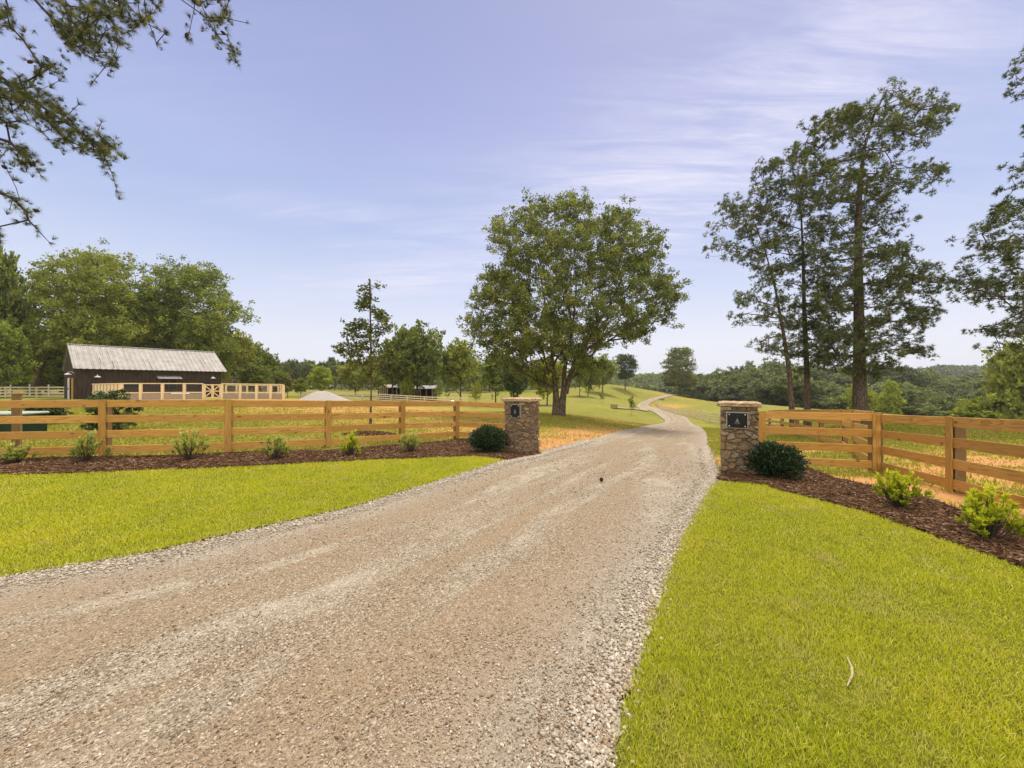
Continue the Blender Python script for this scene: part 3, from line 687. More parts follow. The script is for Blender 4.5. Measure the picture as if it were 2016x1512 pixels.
def poly_tips(poly, n, Y, base, depth, rg, hollow=.0):
    """twig ends filling the tree's outline, rounded in depth about the trunk's own distance"""
    p = np.array(poly, float); lo = p.min(0); hi = p.max(0); o = []
    while len(o) < n:
        u, v = rg.uniform(lo[0], hi[0]), rg.uniform(lo[1], hi[1])
        if not in_poly(np.array([u]), np.array([v]), poly)[0]: continue
        # width of the outline on this row sets how deep the crown is there
        xs = np.linspace(lo[0], hi[0], 60); ins = in_poly(xs, np.full(60, v), poly); wd = (xs[ins].max()-xs[ins].min())/2 if ins.any() else 10; c = xs[ins].mean() if ins.any() else u
        tt = min(1, abs(u-c)/max(wd, 1)); dm = wd/F*Y*depth*math.sqrt(max(0, 1-tt*tt))
        y = rg.uniform(-dm, dm); o.append(P(u, v, Y+y))
    return np.array(o)
def hero_broad(name, label, cat, u, v, Y, stems, poly, n, per, sig, leaf, r0, seed, m=None, depth=.85, group=None, bark=None, w=.3, dmul=1):
    rg = np.random.default_rng(seed); bx, by, _ = P(u, v, Y); bz = tz(bx, by)
    root = empty(name, (bx, by, bz), label, cat, group)
    st = [[P(a, b, Y+(c[0] if c else 0)) for a, b, *c in s] for s in stems]
    st[0][0] = (bx, by, bz-.25)
    cu = sum(a for a, b in poly)/len(poly); cv = sum(b for a, b in poly)/len(poly); poly = [(cu+(a-cu)*.965, cv+(b-cv)*.965) for a, b in poly]
    tips = poly_tips(poly, n, Y, (bx, by), depth, rg)
    Nn, par, stem, ends = grow(st, tips, w, 'broad', .8*dmul, rg)
    ztop = max(p[2] for s in st for p in s); 
    def sr(p, i):
        h = (p[2]-bz)/(ztop-bz); return max(.035, r0*max(.06, 1-h*1.9 if h < .34 else .354-(h-.34)*.48)*(1+.35*math.exp(-max(0, p[2]-bz)/.5)))
    tr = link('trunk', limbs_mesh('trunk', Nn, par, stem, ends, sr, .016*dmul, bark or M_BARK), None, root, Matrix.Identity(4))
    link('crown', leaf_cloud('crown', Nn[ends], per, sig, leaf, m or M_PECAN, seed), None, root, Matrix.Identity(4))
    return root
hero_broad('pecan_tree', 'big spreading broadleaf tree with forked trunk standing alone beyond the left pillar', 'tree', 1103, 818, 30,
    [[(1110, 818), (1110, 770), (1111, 730), (1120, 690), (1128, 640), (1135, 560), (1130, 480)], [(1096, 818), (1094, 765), (1089, 720), (1083, 660), (1072, 590), (1060, 520)],
     [(1113, 775), (1120, 748), (1128, 722), (1146, 690), (1170, 650), (1200, 600), (1228, 540)], [(1120, 690), (1128, 650), (1112, 560), (1105, 480)], [(1083, 660), (1050, 630), (1010, 600), (975, 590)]],
    [(1098, 376), (1128, 378), (1160, 400), (1172, 425), (1205, 405), (1245, 408), (1262, 440), (1300, 455), (1312, 500), (1290, 535), (1343, 535), (1340, 580), (1325, 630), (1290, 640), (1255, 680), (1225, 665), (1205, 700), (1165, 690), (1190, 725), (1140, 745), (1125, 715),
     (1085, 735), (1060, 768), (1020, 740), (985, 735), (955, 695), (915, 655), (912, 630), (935, 610), (930, 575), (950, 545), (985, 520), (975, 490), (955, 455), (952, 425), (985, 428), (1005, 445), (1030, 400), (1055, 392), (1085, 410)],
    820, 185, .46, .155, .31, 3)
# second slender stem flares at the base come with the stems above
hero_broad('young_oak', 'slender young tree with bare lower trunk rising behind the left fence', 'tree', 729, 837, 17,
    [[(729, 837), (731, 760), (730, 680), (729, 620), (728, 550)]],
    [(728, 545), (740, 560), (735, 600), (760, 620), (768, 650), (745, 665), (770, 690), (760, 720), (742, 740), (735, 755), (715, 740), (700, 715), (680, 720), (665, 700), (655, 690), (690, 672), (672, 655), (672, 640), (700, 640), (705, 610), (712, 580), (715, 555)],
    110, 40, .17, .12, .055, 5, M_PECAN, .7, dmul=.4)

def hero_pine(name, label, u, v, Y, stems, poly, nplates, r0, seed, group=None, tuft=.17, per=24, depth=.75, spreadp=.85, off=None, m=None, k=12, cat='pine tree'):
    rg = np.random.default_rng(seed); bx, by, _ = P(u, v, Y); bz = tz(bx, by)
    root = empty(name, (bx, by, bz), label, cat, group)
    st = [[P(a, b, Y) for a, b in s] for s in stems]; st[0][0] = (bx, by, bz-.25)
    pl = poly_tips(poly, nplates, Y, (bx, by), depth, rg)
    if off is not None: pl = np.concatenate([pl, off])
    Nn, par, stem, ends = grow(st, pl, .12, 'pine', .7, rg)
    # twigs of each plate fan out from its limb end
    tw = []; dr = []; E = Nn[ends]; pr = Nn[par[ends]]; od = E-np.array([[bx, by, 0]]); od[:, 2] = 0; od /= np.maximum(np.linalg.norm(od, axis=1, keepdims=True), .1)
    n = len(E); nb = max(3, per//8); k6 = 10
    hub = np.repeat(E, nb, 0)+np.clip(rg.normal(0, 1, (n*nb, 3)), -1.7, 1.7)*np.array([spreadp*.55, spreadp*.55, spreadp*.26])
    q = np.repeat(hub, k6, 0)+rg.normal(0, .075, (n*nb*k6, 3)); od6 = np.repeat(od, nb*k6, 0)
    dd = (q-np.repeat(hub, k6, 0))*7+(np.repeat(hub, k6, 0)-np.repeat(E, nb*k6, 0))*.6+od6*.35+np.array([0, 0, .5])
    Nn2, par2, stem2 = list(Nn), list(par), list(stem); ends2 = list(ends)
    for i, p in enumerate(hub):
        j = int(ends[i//nb]); mid = (Nn[j]+p)/2+np.array([0, 0, -.04]); Nn2 += [mid, p]; par2 += [j, len(Nn2)-2]; stem2 += [False, False]; ends2.append(len(Nn2)-1)
    Nn2 = np.array(Nn2); par2 = np.array(par2); stem2 = np.array(stem2); ends2 = np.array(ends2)
    ztop = max(p[2] for s in st for p in s)
    def sr(p, i):
        h = (p[2]-bz)/(ztop-bz); return max(.03, r0*(1-h**1.0*.93)*(1+.25*math.exp(-max(0, p[2]-bz)/.5)))
    link('trunk', limbs_mesh('trunk', Nn2, par2, stem2, ends2, sr, .007, M_PBARK, .40, 4), None, root, Matrix.Identity(4))
    tone = np.repeat(rg.normal(.45, .2, n*nb), k6)
    link('crown', needle_cloud('crown', q, dd, tuft, m or M_PINE, k, 1.25, .14, seed, tone), None, root, Matrix.Identity(4))
    return root
GP = 'tall pines beyond the right fence'
hero_pine('pine_tree', 'tallest thick trunked pine behind the right fence, its top swept to the right', 1693, 818, 22,
    [[(1693, 818), (1692, 700), (1690, 560), (1690, 440), (1693, 360), (1702, 290), (1720, 230), (1742, 185)]],
    [(1765, 160), (1790, 175), (1810, 190), (1850, 190), (1878, 192), (1868, 225), (1850, 260), (1830, 275), (1800, 310), (1845, 300), (1855, 325), (1835, 370), (1800, 385), (1760, 390), (1775, 415), (1780, 450), (1740, 455), (1790, 480), (1840, 515), (1855, 560), (1850, 620), (1815, 640), (1840, 680), (1790, 710),
     (1770, 740), (1720, 745), (1680, 730), (1650, 740), (1610, 700), (1625, 640), (1600, 580), (1620, 540), (1590, 500), (1610, 450), (1580, 420), (1560, 380), (1570, 340), (1545, 320), (1575, 280), (1590, 245), (1640, 215), (1680, 185), (1730, 178)],
    380, .345, 11, GP, .17, 46, spreadp=.72)
hero_pine('pine_tree', 'middle pine of the trio behind the right fence, straight dark trunk', 1590, 815, 24,
    [[(1592, 815), (1588, 720), (1583, 600), (1581, 500), (1577, 420), (1560, 330)]],
    [(1560, 318), (1600, 340), (1640, 400), (1640, 470), (1625, 520), (1650, 590), (1660, 650), (1640, 700), (1610, 730), (1570, 735), (1550, 690), (1545, 640), (1560, 600), (1530, 570), (1545, 530), (1510, 520), (1505, 480), (1490, 440), (1500, 400), (1480, 370), (1490, 330), (1525, 308)],
    165, .19, 12, GP, .155, 44, spreadp=.7)
hero_pine('pine_tree', 'thinnest leaning pine of the trio, nearest to the right stone pillar', 1562, 815, 23,
    [[(1565, 815), (1555, 740), (1543, 660), (1525, 560), (1508, 500), (1488, 445)]],
    [(1480, 372), (1510, 390), (1520, 450), (1545, 520), (1535, 560), (1560, 640), (1545, 700), (1520, 710), (1480, 690), (1485, 675), (1520, 660), (1500, 640), (1460, 645), (1445, 615), (1490, 600), (1430, 585), (1450, 570), (1500, 560), (1480, 530), (1460, 500), (1405, 505), (1375, 490), (1400, 480), (1460, 470), (1430, 455), (1372, 450), (1400, 440), (1440, 425), (1410, 410), (1450, 380)],
    120, .16, 13, GP, .15, 36, spreadp=.66, depth=.6)
hero_pine('pine_tree', 'pine reaching in from beyond the picture edge above the right fence', 2150, 818, 19,
    [[(2150, 818), (2148, 600), (2146, 400), (2140, 200), (2135, 60)]],
    [(2300, 100), (2250, 20), (2100, 20), (2005, 130), (1998, 185), (2060, 240), (2040, 300), (1985, 318), (1958, 370), (1965, 400), (1935, 430), (1905, 480), (1920, 500), (1865, 525), (1872, 565), (1930, 600), (1925, 618), (1990, 590), (1960, 640), (1905, 658), (1940, 680), (1985, 705), (2060, 700), (2200, 720), (2330, 600), (2350, 300)],
    330, .38, 14, None, .17, 46, spreadp=.75)

# the pine standing just outside the frame on the left, whose boughs hang into the sky
def overhang():
    rg = np.random.default_rng(21); Y = 7.6; bx, by = -15.5, 9.0; bz = tz(bx, by)
    root = empty('pine_tree', (bx, by, bz), 'near pine whose cone bearing boughs hang into the upper left sky', 'pine tree')
    trunk = [(bx, by, bz-.3), (bx+.1, by, 5), (bx+.1, by-.1, 10), (bx, by, 16)]
    def ppl(pts): return [P(a, b, Y+(c[0] if c else 0)) for a, b, *c in pts]
    limbs = [[(bx, by, 7.2)]+ppl([(-200, 60), (-50, 110), (20, 165), (90, 215), (160, 262), (205, 292)]), [(bx, by, 9.0)]+ppl([(-260, -120), (-60, -70), (60, -10), (110, 45), (165, 105)]),
             [(bx, by, 10.5)]+ppl([(-200, -300), (100, -200), (250, -70), (330, -20), (400, 30), (440, 85)]), [(bx, by, 4.9)]+ppl([(-260, 300), (-90, 350), (-20, 372), (25, 390)]),
             [(bx, by, 6.0)]+ppl([(-240, 200), (-60, 255), (20, 280), (60, 320)]), [(bx, by, 9.8)]+ppl([(-100, -190), (120, -110), (220, -30), (262, 40)])]
    areas = [([(60, -30), (240, -30), (255, 20), (285, 45), (262, 75), (250, 105), (215, 140), (195, 125), (150, 120), (120, 75), (90, 20)], 150, .3), ([(-60, 150), (40, 140), (60, 165), (110, 190), (150, 235), (195, 262), (240, 308), (210, 335), (165, 310), (110, 290), (60, 250), (-60, 240)], 170, .25),
             ([(-60, 0), (15, 15), (30, 45), (50, 70), (60, 108), (35, 95), (-10, 60), (-60, 60)], 20, .3), ([(365, -30), (455, -30), (465, 30), (470, 75), (455, 130), (430, 70), (390, 20)], 26, .3), ([(-60, 270), (20, 275), (60, 290), (95, 340), (75, 352), (30, 325), (-60, 320)], 28, .3),
             ([(-60, 350), (20, 375), (78, 408), (55, 435), (10, 425), (-60, 410)], 14, .3), ([(-60, 440), (10, 448), (15, 475), (-60, 500)], 14, .3), ([(260, -30), (330, -20), (300, 50), (320, 85), (290, 80), (262, 20)], 16, .3), ([(40, 115), (110, 125), (120, 160), (60, 150)], 12, .3)]
    tips = []
    for poly, n, dj in areas:
        p = np.array(poly, float); k = 0
        while k < n:
            u, v = rg.uniform(p.min(0), p.max(0))
            if in_poly(np.array([u]), np.array([v]), poly)[0]: tips.append(P(u, v, Y+rg.normal(0, dj*1.6))); k += 1
    for u, v in ((235, 392), (98, 478), (222, 345), (470, 128), (485, 45), (370, 75), (325, 65), (200, 240), (155, 205), (110, 60), (180, 165), (82, 132), (250, 95), (207, 132), (308, 85)): tips.append(P(u, v, Y+rg.normal(0, .3)))
    tips = np.array(tips)
    Nn, par, stem, ends = grow([trunk], tips[:1], .1, 'none', .5, rg)
    Nn, par, stem, ends = grow([trunk]+limbs, tips, .05, 'none', .28, rg)
    nt_ = int(sum(max(1, int((Vector(b)-Vector(a)).length/(.28*.7))) for a, b in zip(trunk[:-1], trunk[1:])))
    def sr(p, i): return max(.1, .27*(1-max(0, p[2])/22)) if i <= nt_ else max(.010, .055*min(1, max(.12, (-7.0-p[0])/8+.12)))
    link('trunk', limbs_mesh('trunk', Nn, par, stem, ends, sr, .0048, M_TWIG, .44, 5), None, root, Matrix.Identity(4))
    E = Nn[ends]; D = E-Nn[par[ends]]; D /= np.maximum(np.linalg.norm(D, axis=1, keepdims=True), 1e-6)
    pts = []; dd = []
    for e, d in zip(E, D):
        pts.append(e); dd.append(d+np.array([0, 0, .35]))
        for _ in range(rg.integers(3, 6)): pts.append(e-d*rg.uniform(.03, .45)+rg.normal(0, .035, 3)); dd.append(d*.8+rg.normal(0, .5, 3)+np.array([0, 0, .25]))
    pts = np.array(pts); dd = np.array(dd)
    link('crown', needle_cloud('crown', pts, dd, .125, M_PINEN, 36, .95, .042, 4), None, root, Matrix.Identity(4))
    # upper crown of the same tree outside the picture
    up = np.array([(bx+rg.normal(0, 1.6), by+rg.normal(0, 1.6), rg.uniform(9, 17)) for _ in range(500)])
    up = up[np.abs(up[:, 0]/up[:, 1])*F > 1060]
    # cones
    cone = MB().lathe([(.004, -.045), (.020, -.03), (.027, -.005), (.024, .02), (.014, .04), (.003, .05)], 9); cm = npmesh('pine_cone', np.array(cone.v), cone.f, plain_mat('pine_cone', (.045, .03, .022), .85), smooth=False)
    pick = rg.choice(len(E), 46, replace=False)
    for i in list(pick):
        e = E[i]-D[i]*rg.uniform(.0, .12)+rg.normal(0, .02, 3)
        M = Matrix.Translation(Vector(e)) @ Vector((D[i][0]+rg.normal()*.5, D[i][1]+rg.normal()*.5, D[i][2]-.6)).to_track_quat('Z', 'Y').to_matrix().to_4x4() @ Matrix.Scale(rg.uniform(.85, 1.25), 4)
        link('pine_cone', cm, None, root, M)
overhang()

# left hand woodland: three big trees that show their own shape
hero_broad('oak_tree', 'huge broadleaf tree with leaning trunk at the left of the dark barn', 'tree', 66, 772, 58,
    [[(66, 772), (72, 745), (84, 715), (110, 680), (150, 640), (190, 600)], [(84, 715), (70, 680), (60, 630), (80, 570)], [(150, 640), (200, 570), (180, 520)]],
    [(20, 590), (55, 560), (58, 520), (100, 505), (130, 510), (150, 495), (195, 497), (215, 508), (250, 520), (280, 545), (270, 600), (290, 650), (270, 680), (230, 690), (190, 685), (150, 700), (120, 690), (100, 735), (60, 740), (10, 735), (-40, 700), (-30, 620)],
    430, 130, .95, .34, .62, 31, M_BROAD, .7, 'big trees behind the barn', dmul=1.6)
hero_broad('oak_tree', 'wide crowned tree rising behind the metal roof of the barn', 'tree', 330, 772, 64,
    [[(330, 772), (335, 700), (340, 650), (355, 600), (370, 560)], [(335, 700), (380, 650), (430, 600), (460, 590)], [(335, 690), (300, 640), (280, 600)]],
    [(270, 560), (300, 535), (330, 520), (370, 522), (400, 520), (425, 530), (436, 552), (415, 570), (450, 575), (480, 600), (497, 635), (478, 640), (460, 620), (450, 660), (465, 690), (440, 720), (380, 700), (320, 690), (270, 680), (240, 650), (240, 600)],
    360, 124, .95, .34, .6, 32, M_BROAD, .7, 'big trees behind the barn', dmul=1.6)

# ------------------------------------------------------------------ tree stock for the background, copied
def proto_broad(seed, shape, m, n=150, per=56, sig=.75, leaf=.5, trunk_h=.18, r0=.2):
    """unit tree about 10 m tall and 10 m wide at the origin"""
    rg = np.random.default_rng(seed); tips = []
    lob = [(rg.normal(0, 1.5), rg.normal(0, 1.5), rg.uniform(4.0, 7.6), rg.uniform(1.5, 2.5)) for _ in range(8)]+[(0, 0, 8.0, 1.7), (0, 0, 5, 3.0)]
    while len(tips) < n:
        lx, ly, lz, lr = lob[rg.integers(len(lob))]; d = rg.normal(0, 1, 3); d /= np.linalg.norm(d); q = np.array([lx, ly, lz])+d*lr*rg.uniform(.72, 1.05)
        hh = q[2]/10
        if hh < trunk_h+.02 or hh > .96: continue
        wmax = shape(hh); r = math.hypot(q[0], q[1])
        if r > wmax: q[:2] *= wmax/r*rg.uniform(.85, 1)
        tips.append(q)
    tips = np.array(tips)
    Nn, par, stem, ends = grow([[(0, 0, -.5), (.1, 0, 2), (0, .1, 5), (.1, 0, 7.5)]], tips, .3, 'broad', 1.0, rg)
    tr = limbs_mesh('trunk', Nn, par, stem, ends, lambda p, i: max(.05, r0*(1-p[2]/10)), .022, M_BARK)
    cr = leaf_cloud('crown', tips, per, sig, leaf, m, seed)
    return tr, cr
def proto_pine(seed, m, low=.35):
    rg = np.random.default_rng(seed); pl = []
    for i in range(150):
        h = rg.uniform(low, .985); wr = 3.1*math.sin(math.pi*(.08+.80*(1-h)/(1-low)))**.7
        a = rg.uniform(0, 2*math.pi); r = wr*rg.uniform(.25, 1)**.7; pl.append((r*math.cos(a), r*math.sin(a), h*10))
    pl = np.array(pl); Nn, par, stem, ends = grow([[(0, 0, -.4), (.08, 0, 4), (0, .05, 9.8)]], pl, .1, 'pine', .9, rg)
    tr = limbs_mesh('trunk', Nn, par, stem, ends, lambda p, i: max(.04, .16*(1-p[2]/11)), .014, M_PBARK)
    q = np.repeat(pl, 26, 0)+rg.normal(0, 1, (len(pl)*26, 3))*np.array([.45, .45, .17]); dd = (q-np.repeat(pl, 26, 0))+np.array([0, 0, .4])
    return tr, needle_cloud('crown', q, dd, .36, m, 9, 1.3, .22, seed, np.repeat(rg.normal(.45, .2, len(pl)), 26))
rd = lambda h: 5.0*math.sqrt(max(.03, 1-((h-.52)/.47)**2))
tall = lambda h: 4.6*math.sqrt(max(.03, 1-((h-.58)/.42)**2))
low_ = lambda h: 5.0*math.sqrt(max(.05, 1-max(0, (h-.3)/.68)**2))
PB = [proto_broad(41, rd, M_BROAD), proto_broad(42, tall, M_BROAD), proto_broad(43, low_, M_BROAD, trunk_h=.04, n=170)]
PF = [proto_broad(51, low_, M_FARL, 130, 130, .72, .38, .03), proto_broad(52, low_, M_FARL, 130, 130, .72, .38, .03), proto_broad(53, rd, M_FARL, 130, 130, .72, .38, .05)]
PL = [proto_broad(61, low_, M_LIME, 90, 60, .8, .6, .06)]
PS = [proto_broad(71, tall, M_BROAD, 60, 30, .45, .42, .32, .12)]
PP = [proto_pine(81, M_PINE, .32), proto_pine(82, M_PINE, .25)]
PC = [proto_broad(91, low_, M_CEDAR, 120, 70, .6, .5, .02)]
PR = [proto_broad(92, low_, M_RUST, 90, 60, .8, .6, .04)]
def place(protos, i, u, vtop, Y, wpx, label, group=None, name='broadleaf_tree', cat='tree', base=None, rg=random):
    x = (u-CU)/F*Y; zb = tz(x, Y) if base is None else H-(base-CV)/F*Y; zt = H-(vtop-CV)/F*Y
    h = max(1.0, zt-zb); w = wpx/F*Y; tr, cr = protos[i % len(protos)]
    root = empty(name, (x, Y, zb), label, cat, group)
    M = Matrix.Translation((x, Y, zb)) @ Matrix.Rotation(rg.uniform(0, 6.28), 4, 'Z') @ Matrix.Diagonal((w/10, w/10, h/9.9, 1))
    link('trunk', tr, None, root, M); link('crown', cr, None, root, M); return root
# individually visible ones
place(PB, 0, 822, 640, 73, 118, 'rounded tree above the open sheds, tallest of the middle group', 'trees around the sheds')
place(PB, 1, 772, 672, 73, 84, 'tree just left of the rounded tree, overhanging the small gabled shed', 'trees around the sheds')
place(PB, 1, 907, 672, 74, 92, 'light green tree right of the sheds with a short visible trunk', 'trees around the sheds')
place(PB, 2, 745, 700, 95, 80, 'bushy tree behind the slender young tree', 'trees around the sheds')
place(PB, 0, 700, 712, 100, 70, 'low rounded tree left of the slender young tree', 'trees around the sheds')
place(PB, 1, 976, 690, 66, 80, 'tree with dark trunk seen just above the left pillar', 'trees on the lawn behind the pecan')
place(PB, 0, 1077, 702, 58, 74, 'small tree with straight dark trunk standing just left of the forked trunk', 'trees on the lawn behind the pecan')
place(PC, 0, 1012, 705, 52, 66, 'dense dark bushy tree directly behind the left pillar', 'trees on the lawn behind the pecan')
place(PB, 1, 1141, 700, 92, 46, 'slim tree right of the forked trunk at the foot of the hill', 'trees on the hillside')
place(PB, 0, 1158, 712, 96, 44, 'pale stemmed tree next to the slim one on the hillside', 'trees on the hillside')
place(PB, 0, 1186, 700, 112, 62, 'rounded tree on the slope left of the hilltop pine', 'trees on the hillside')
place(PL, 0, 803, 742, 70, 30, 'pale young tree planted in front of the sheds', 'young trees in the far lawn')
place(PS, 0, 937, 752, 48, 44, 'low dark leaved young tree near the left pillar fence panel', 'young trees in the far lawn')
place(PS, 0, 864, 745, 62, 34, 'young tree planted right of the open sheds', 'young trees in the far lawn')
place(PS, 0, 1185, 772, 72, 16, 'tiny sapling on the green slope, farther of two by the side track', 'young trees in the far lawn')
place(PS, 0, 1244, 779, 50, 24, 'small sapling on the grass tongue beside the side track', 'young trees in the far lawn')
place(PP, 0, 1231, 697, 128, 70, 'rounded pine on the hilltop right of the big forked tree', 'pines on the skyline', 'pine_tree', 'pine tree')
place(PP, 1, 1338, 686, 150, 88, 'large dark pine beside the bend where the road crests', 'pines on the skyline', 'pine_tree', 'pine tree')
place(PB, 2, 1352, 735, 156, 46, 'rounded dark tree tucked under the crest pine', 'pines on the skyline')
place(PP, 0, 1322, 728, 158, 52, 'smaller pine immediately left of the crest pine', 'pines on the skyline', 'pine_tree', 'pine tree')
place(PC, 0, 1376, 775, 128, 15, 'small round bush on the crest right of the pine, left one', 'round bushes on the crest', 'round_bush', 'bush')
place(PC, 0, 1391, 774, 128, 15, 'small round bush on the crest right of the pine, right one', 'round bushes on the crest', 'round_bush', 'bush')
place(PL, 0, 630, 722, 95, 46, 'yellow green tree behind the gravel pile', 'pale trees', 'broadleaf_tree')
place(PL, 0, 592, 745, 84, 30, 'lower pale bush between the pen and the gravel pile', 'pale trees', 'leafy_bush', 'bush')
place(PR, 0, 566, 745, 78, 34, 'russet leaved bush behind the right end of the pen', None, 'russet_bush', 'bush')
place(PL, 0, 1945, 783, 62, 92, 'bright lime green rounded tree low behind the right fence', 'pale trees')
place(PL, 0, 1692, 752, 84, 54, 'yellow green tree behind the thick pine trunk', 'pale trees')
place(PL, 0, 1755, 752, 92, 44, 'pale green tree right of the thick pine trunk', 'pale trees')
place(PB, 2, 2000, 682, 60, 120, 'large green tree at the right edge below the pine boughs', 'trees of the right treeline')
place(PB, 0, 500, 716, 62, 62, 'bushy tree that half hides the tan house behind the barn', 'trees behind the barn end')
# left woodland infill
rl = random.Random(5)
left = [(-60, 560, 62, 150), (5, 500, 50, 90), (-10, 640, 44, 90), (120, 640, 74, 150), (200, 640, 78, 150), (250, 600, 80, 120), (290, 690, 78, 90), (455, 655, 72, 80), (487, 672, 78, 80), (520, 690, 84, 60), (10, 690, 70, 120), (90, 700, 72, 100), (150, 700, 64, 90), (400, 640, 74, 110), (-120, 600, 70, 150), (330, 600, 82, 130), (432, 690, 66, 50)]
for i, (u, vt, Y, wpx) in enumerate(left):
    lab = 'leafy green tree of the woodland behind the barn' if i != 1 else 'darker tree at the left edge beside the huge leaning tree'
    place(PB, i, u, vt, Y, wpx, lab if i != 1 else lab, 'woodland behind the barn', rg=rl)
for k in range(26):
    u = -140+k*27+rl.uniform(-8, 8); place(PC if k % 3 == 0 else PB, 2, u, 722+rl.uniform(-14, 14), rl.uniform(66, 92), rl.uniform(44, 70), 'low understorey tree filling the woodland edge on the left', 'woodland understorey', rg=rl)
for k in range(22):
    u = 530+k*11+rl.uniform(-5, 5); place(PP if k % 2 else PF, k, u, 706+rl.uniform(-6, 14)+abs(k-5)*.6, rl.uniform(125, 160), rl.uniform(26, 40), 'dark tree of the distant wood left of centre', 'distant dark wood', 'forest_tree', rg=rl)
for k in range(16):
    u = 780+k*21+rl.uniform(-6, 6); place(PB if k % 2 else PF, k, u, 715+rl.uniform(-12, 12), rl.uniform(100, 150), rl.uniform(36, 56), 'leafy tree of the wood behind the sheds and lawn', 'wood behind the lawn', 'forest_tree', rg=rl)
# right treeline following the photographed skyline
sk = [(1345, 745), (1372, 736), (1400, 733), (1425, 727), (1450, 722), (1475, 714), (1505, 708), (1530, 712), (1560, 712), (1590, 716), (1620, 724), (1660, 722), (1700, 722), (1740, 724), (1775, 720), (1800, 722), (1825, 732), (1860, 742), (1900, 740), (1930, 736), (1965, 730), (2000, 712), (2060, 700), (2120, 700)]
su = [a for a, b in sk]; sv = [b for a, b in sk]
rr = random.Random(9); k = 0
for layer, (Ya, Yb, dv, step, wa, wb) in enumerate([(165, 190, 0, 26, 52, 84), (140, 160, 14, 34, 60, 96), (115, 135, 30, 42, 66, 104), (92, 108, 50, 46, 60, 100)]):
    u = 1360+layer*22
    while u < 2120:
        Y = rr.uniform(Ya, Yb); vt = float(np.interp(u, su, sv))+dv*rr.uniform(.6, 1.3)+rr.uniform(-2, 6)
        if not (layer == 3 and u < 1490) and not (layer == 2 and u < 1420):
            x = (u-CU)/F*Y; bz_ = H-(max(808, vt+46)-CV)/F*Y; bz_ = min(bz_, tz(x, Y))
            place(PF, k, u, vt, Y, rr.uniform(wa, wb), 'green tree of the long treeline beyond the right hand pasture', 'trees of the right treeline', 'forest_tree', base=CV+(H-bz_)*F/Y, rg=rr); k += 1
        u += step*rr.uniform(.8, 1.2)
# far wooded ridges
def ridge(name, pts, Y, depth, m, label, n, seed, leaf=3.2, vb=765):
    rg = np.random.default_rng(seed); us = [a for a, b in pts]; vs = [b for a, b in pts]
    gu = np.linspace(us[0], us[-1], 60); top = np.interp(gu, us, vs); xs = (gu-CU)/F*Y; zt = H-(top-CV)/F*Y-4; V = []; 
    for f, zf in ((-.6, -14), (-.25, .0), (0, .0), (1, -14)):
        for x, z in zip(xs, zt): V.append((x*(1+f*depth/Y), Y+f*depth, (z*(.55 if f == -.25 else 1) if zf == 0 else zf)))
    idx = np.arange(240).reshape(4, 60); Fq = np.stack([idx[:-1, :-1], idx[:-1, 1:], idx[1:, 1:], idx[1:, :-1]], -1).reshape(-1, 4)
    me = npmesh('hills', V, Fq, plain_mat('forest_floor', (.04, .06, .02), .95), smooth=True); tag(link('hills', me), kind='structure')
    t = rg.uniform(0, 1, n); f = rg.uniform(-.45, .05, n); uu = us[0]+t*(us[-1]-us[0]); zt2 = H-(np.interp(uu, us, vs)-CV)/F*Y-4
    zz = np.where(f < -.25, -14+(zt2*.55+14)*(f+.6)/.35, zt2*.55+(zt2-zt2*.55)*np.clip((f+.25)/.25, 0, 1))
    cen = np.c_[(uu-CU)/F*Y*(1+f*depth/Y), Y+f*depth, zz+2]
    me = leaf_cloud(name, cen, 60, 2.6, leaf, m, seed, .6)
    tag(link(name, me), label, 'forest', kind='stuff')
ridge('far_forest', [(1180, 742), (1225, 741), (1270, 740), (1310, 741), (1345, 744), (1400, 742), (1450, 745)], 420, 120, M_FARL, 'far flat wooded ridge on the skyline between the two pines', 700, 5)
ridge('far_forest', [(1700, 745), (1750, 738), (1790, 731), (1820, 727), (1850, 722), (1890, 724), (1925, 723), (1955, 727), (1990, 735), (2060, 736), (2200, 730)], 520, 160, M_FARL, 'far wooded hill on the skyline at the right of the pines', 900, 6)
ridge('far_forest', [(-300, 735), (0, 738), (300, 735), (600, 726), (800, 728), (1000, 733), (1200, 741)], 330, 100, M_FARL, 'far wooded horizon behind the sheds and the barn', 1500, 8)
#@@PART3
# ------------------------------------------------------------------ timber fences
M_WOOD = wood_mat('pine_board', (.30, .13, .03), (.57, .295, .062), (.70, .41, .12))
M_WOODP = wood_mat('pine_post', (.26, .12, .026), (.49, .26, .052), (.60, .355, .10))
M_POST = wood_mat('treated_post', (.13, .075, .03), (.22, .135, .055), (.28, .18, .08), vary=.2)
M_PALEW = wood_mat('pale_fence_board', (.50, .38, .20), (.70, .57, .34), (.80, .70, .48), .6, .15)
M_PENW = wood_mat('new_pen_board', (.52, .38, .17), (.76, .59, .31), (.84, .70, .44), .6, .2)
M_WEATH = wood_mat('weathered_board', (.20, .16, .11), (.36, .30, .21), (.46, .39, .29), .6, .3)
FH = (1.217, .874, .531, .188)     # rail centre heights above ground, 1.30 m fence
def fence_pts(pts, zoff=0): return [Vector((x, y, tz(x, y)+zoff)) for x, y in pts]
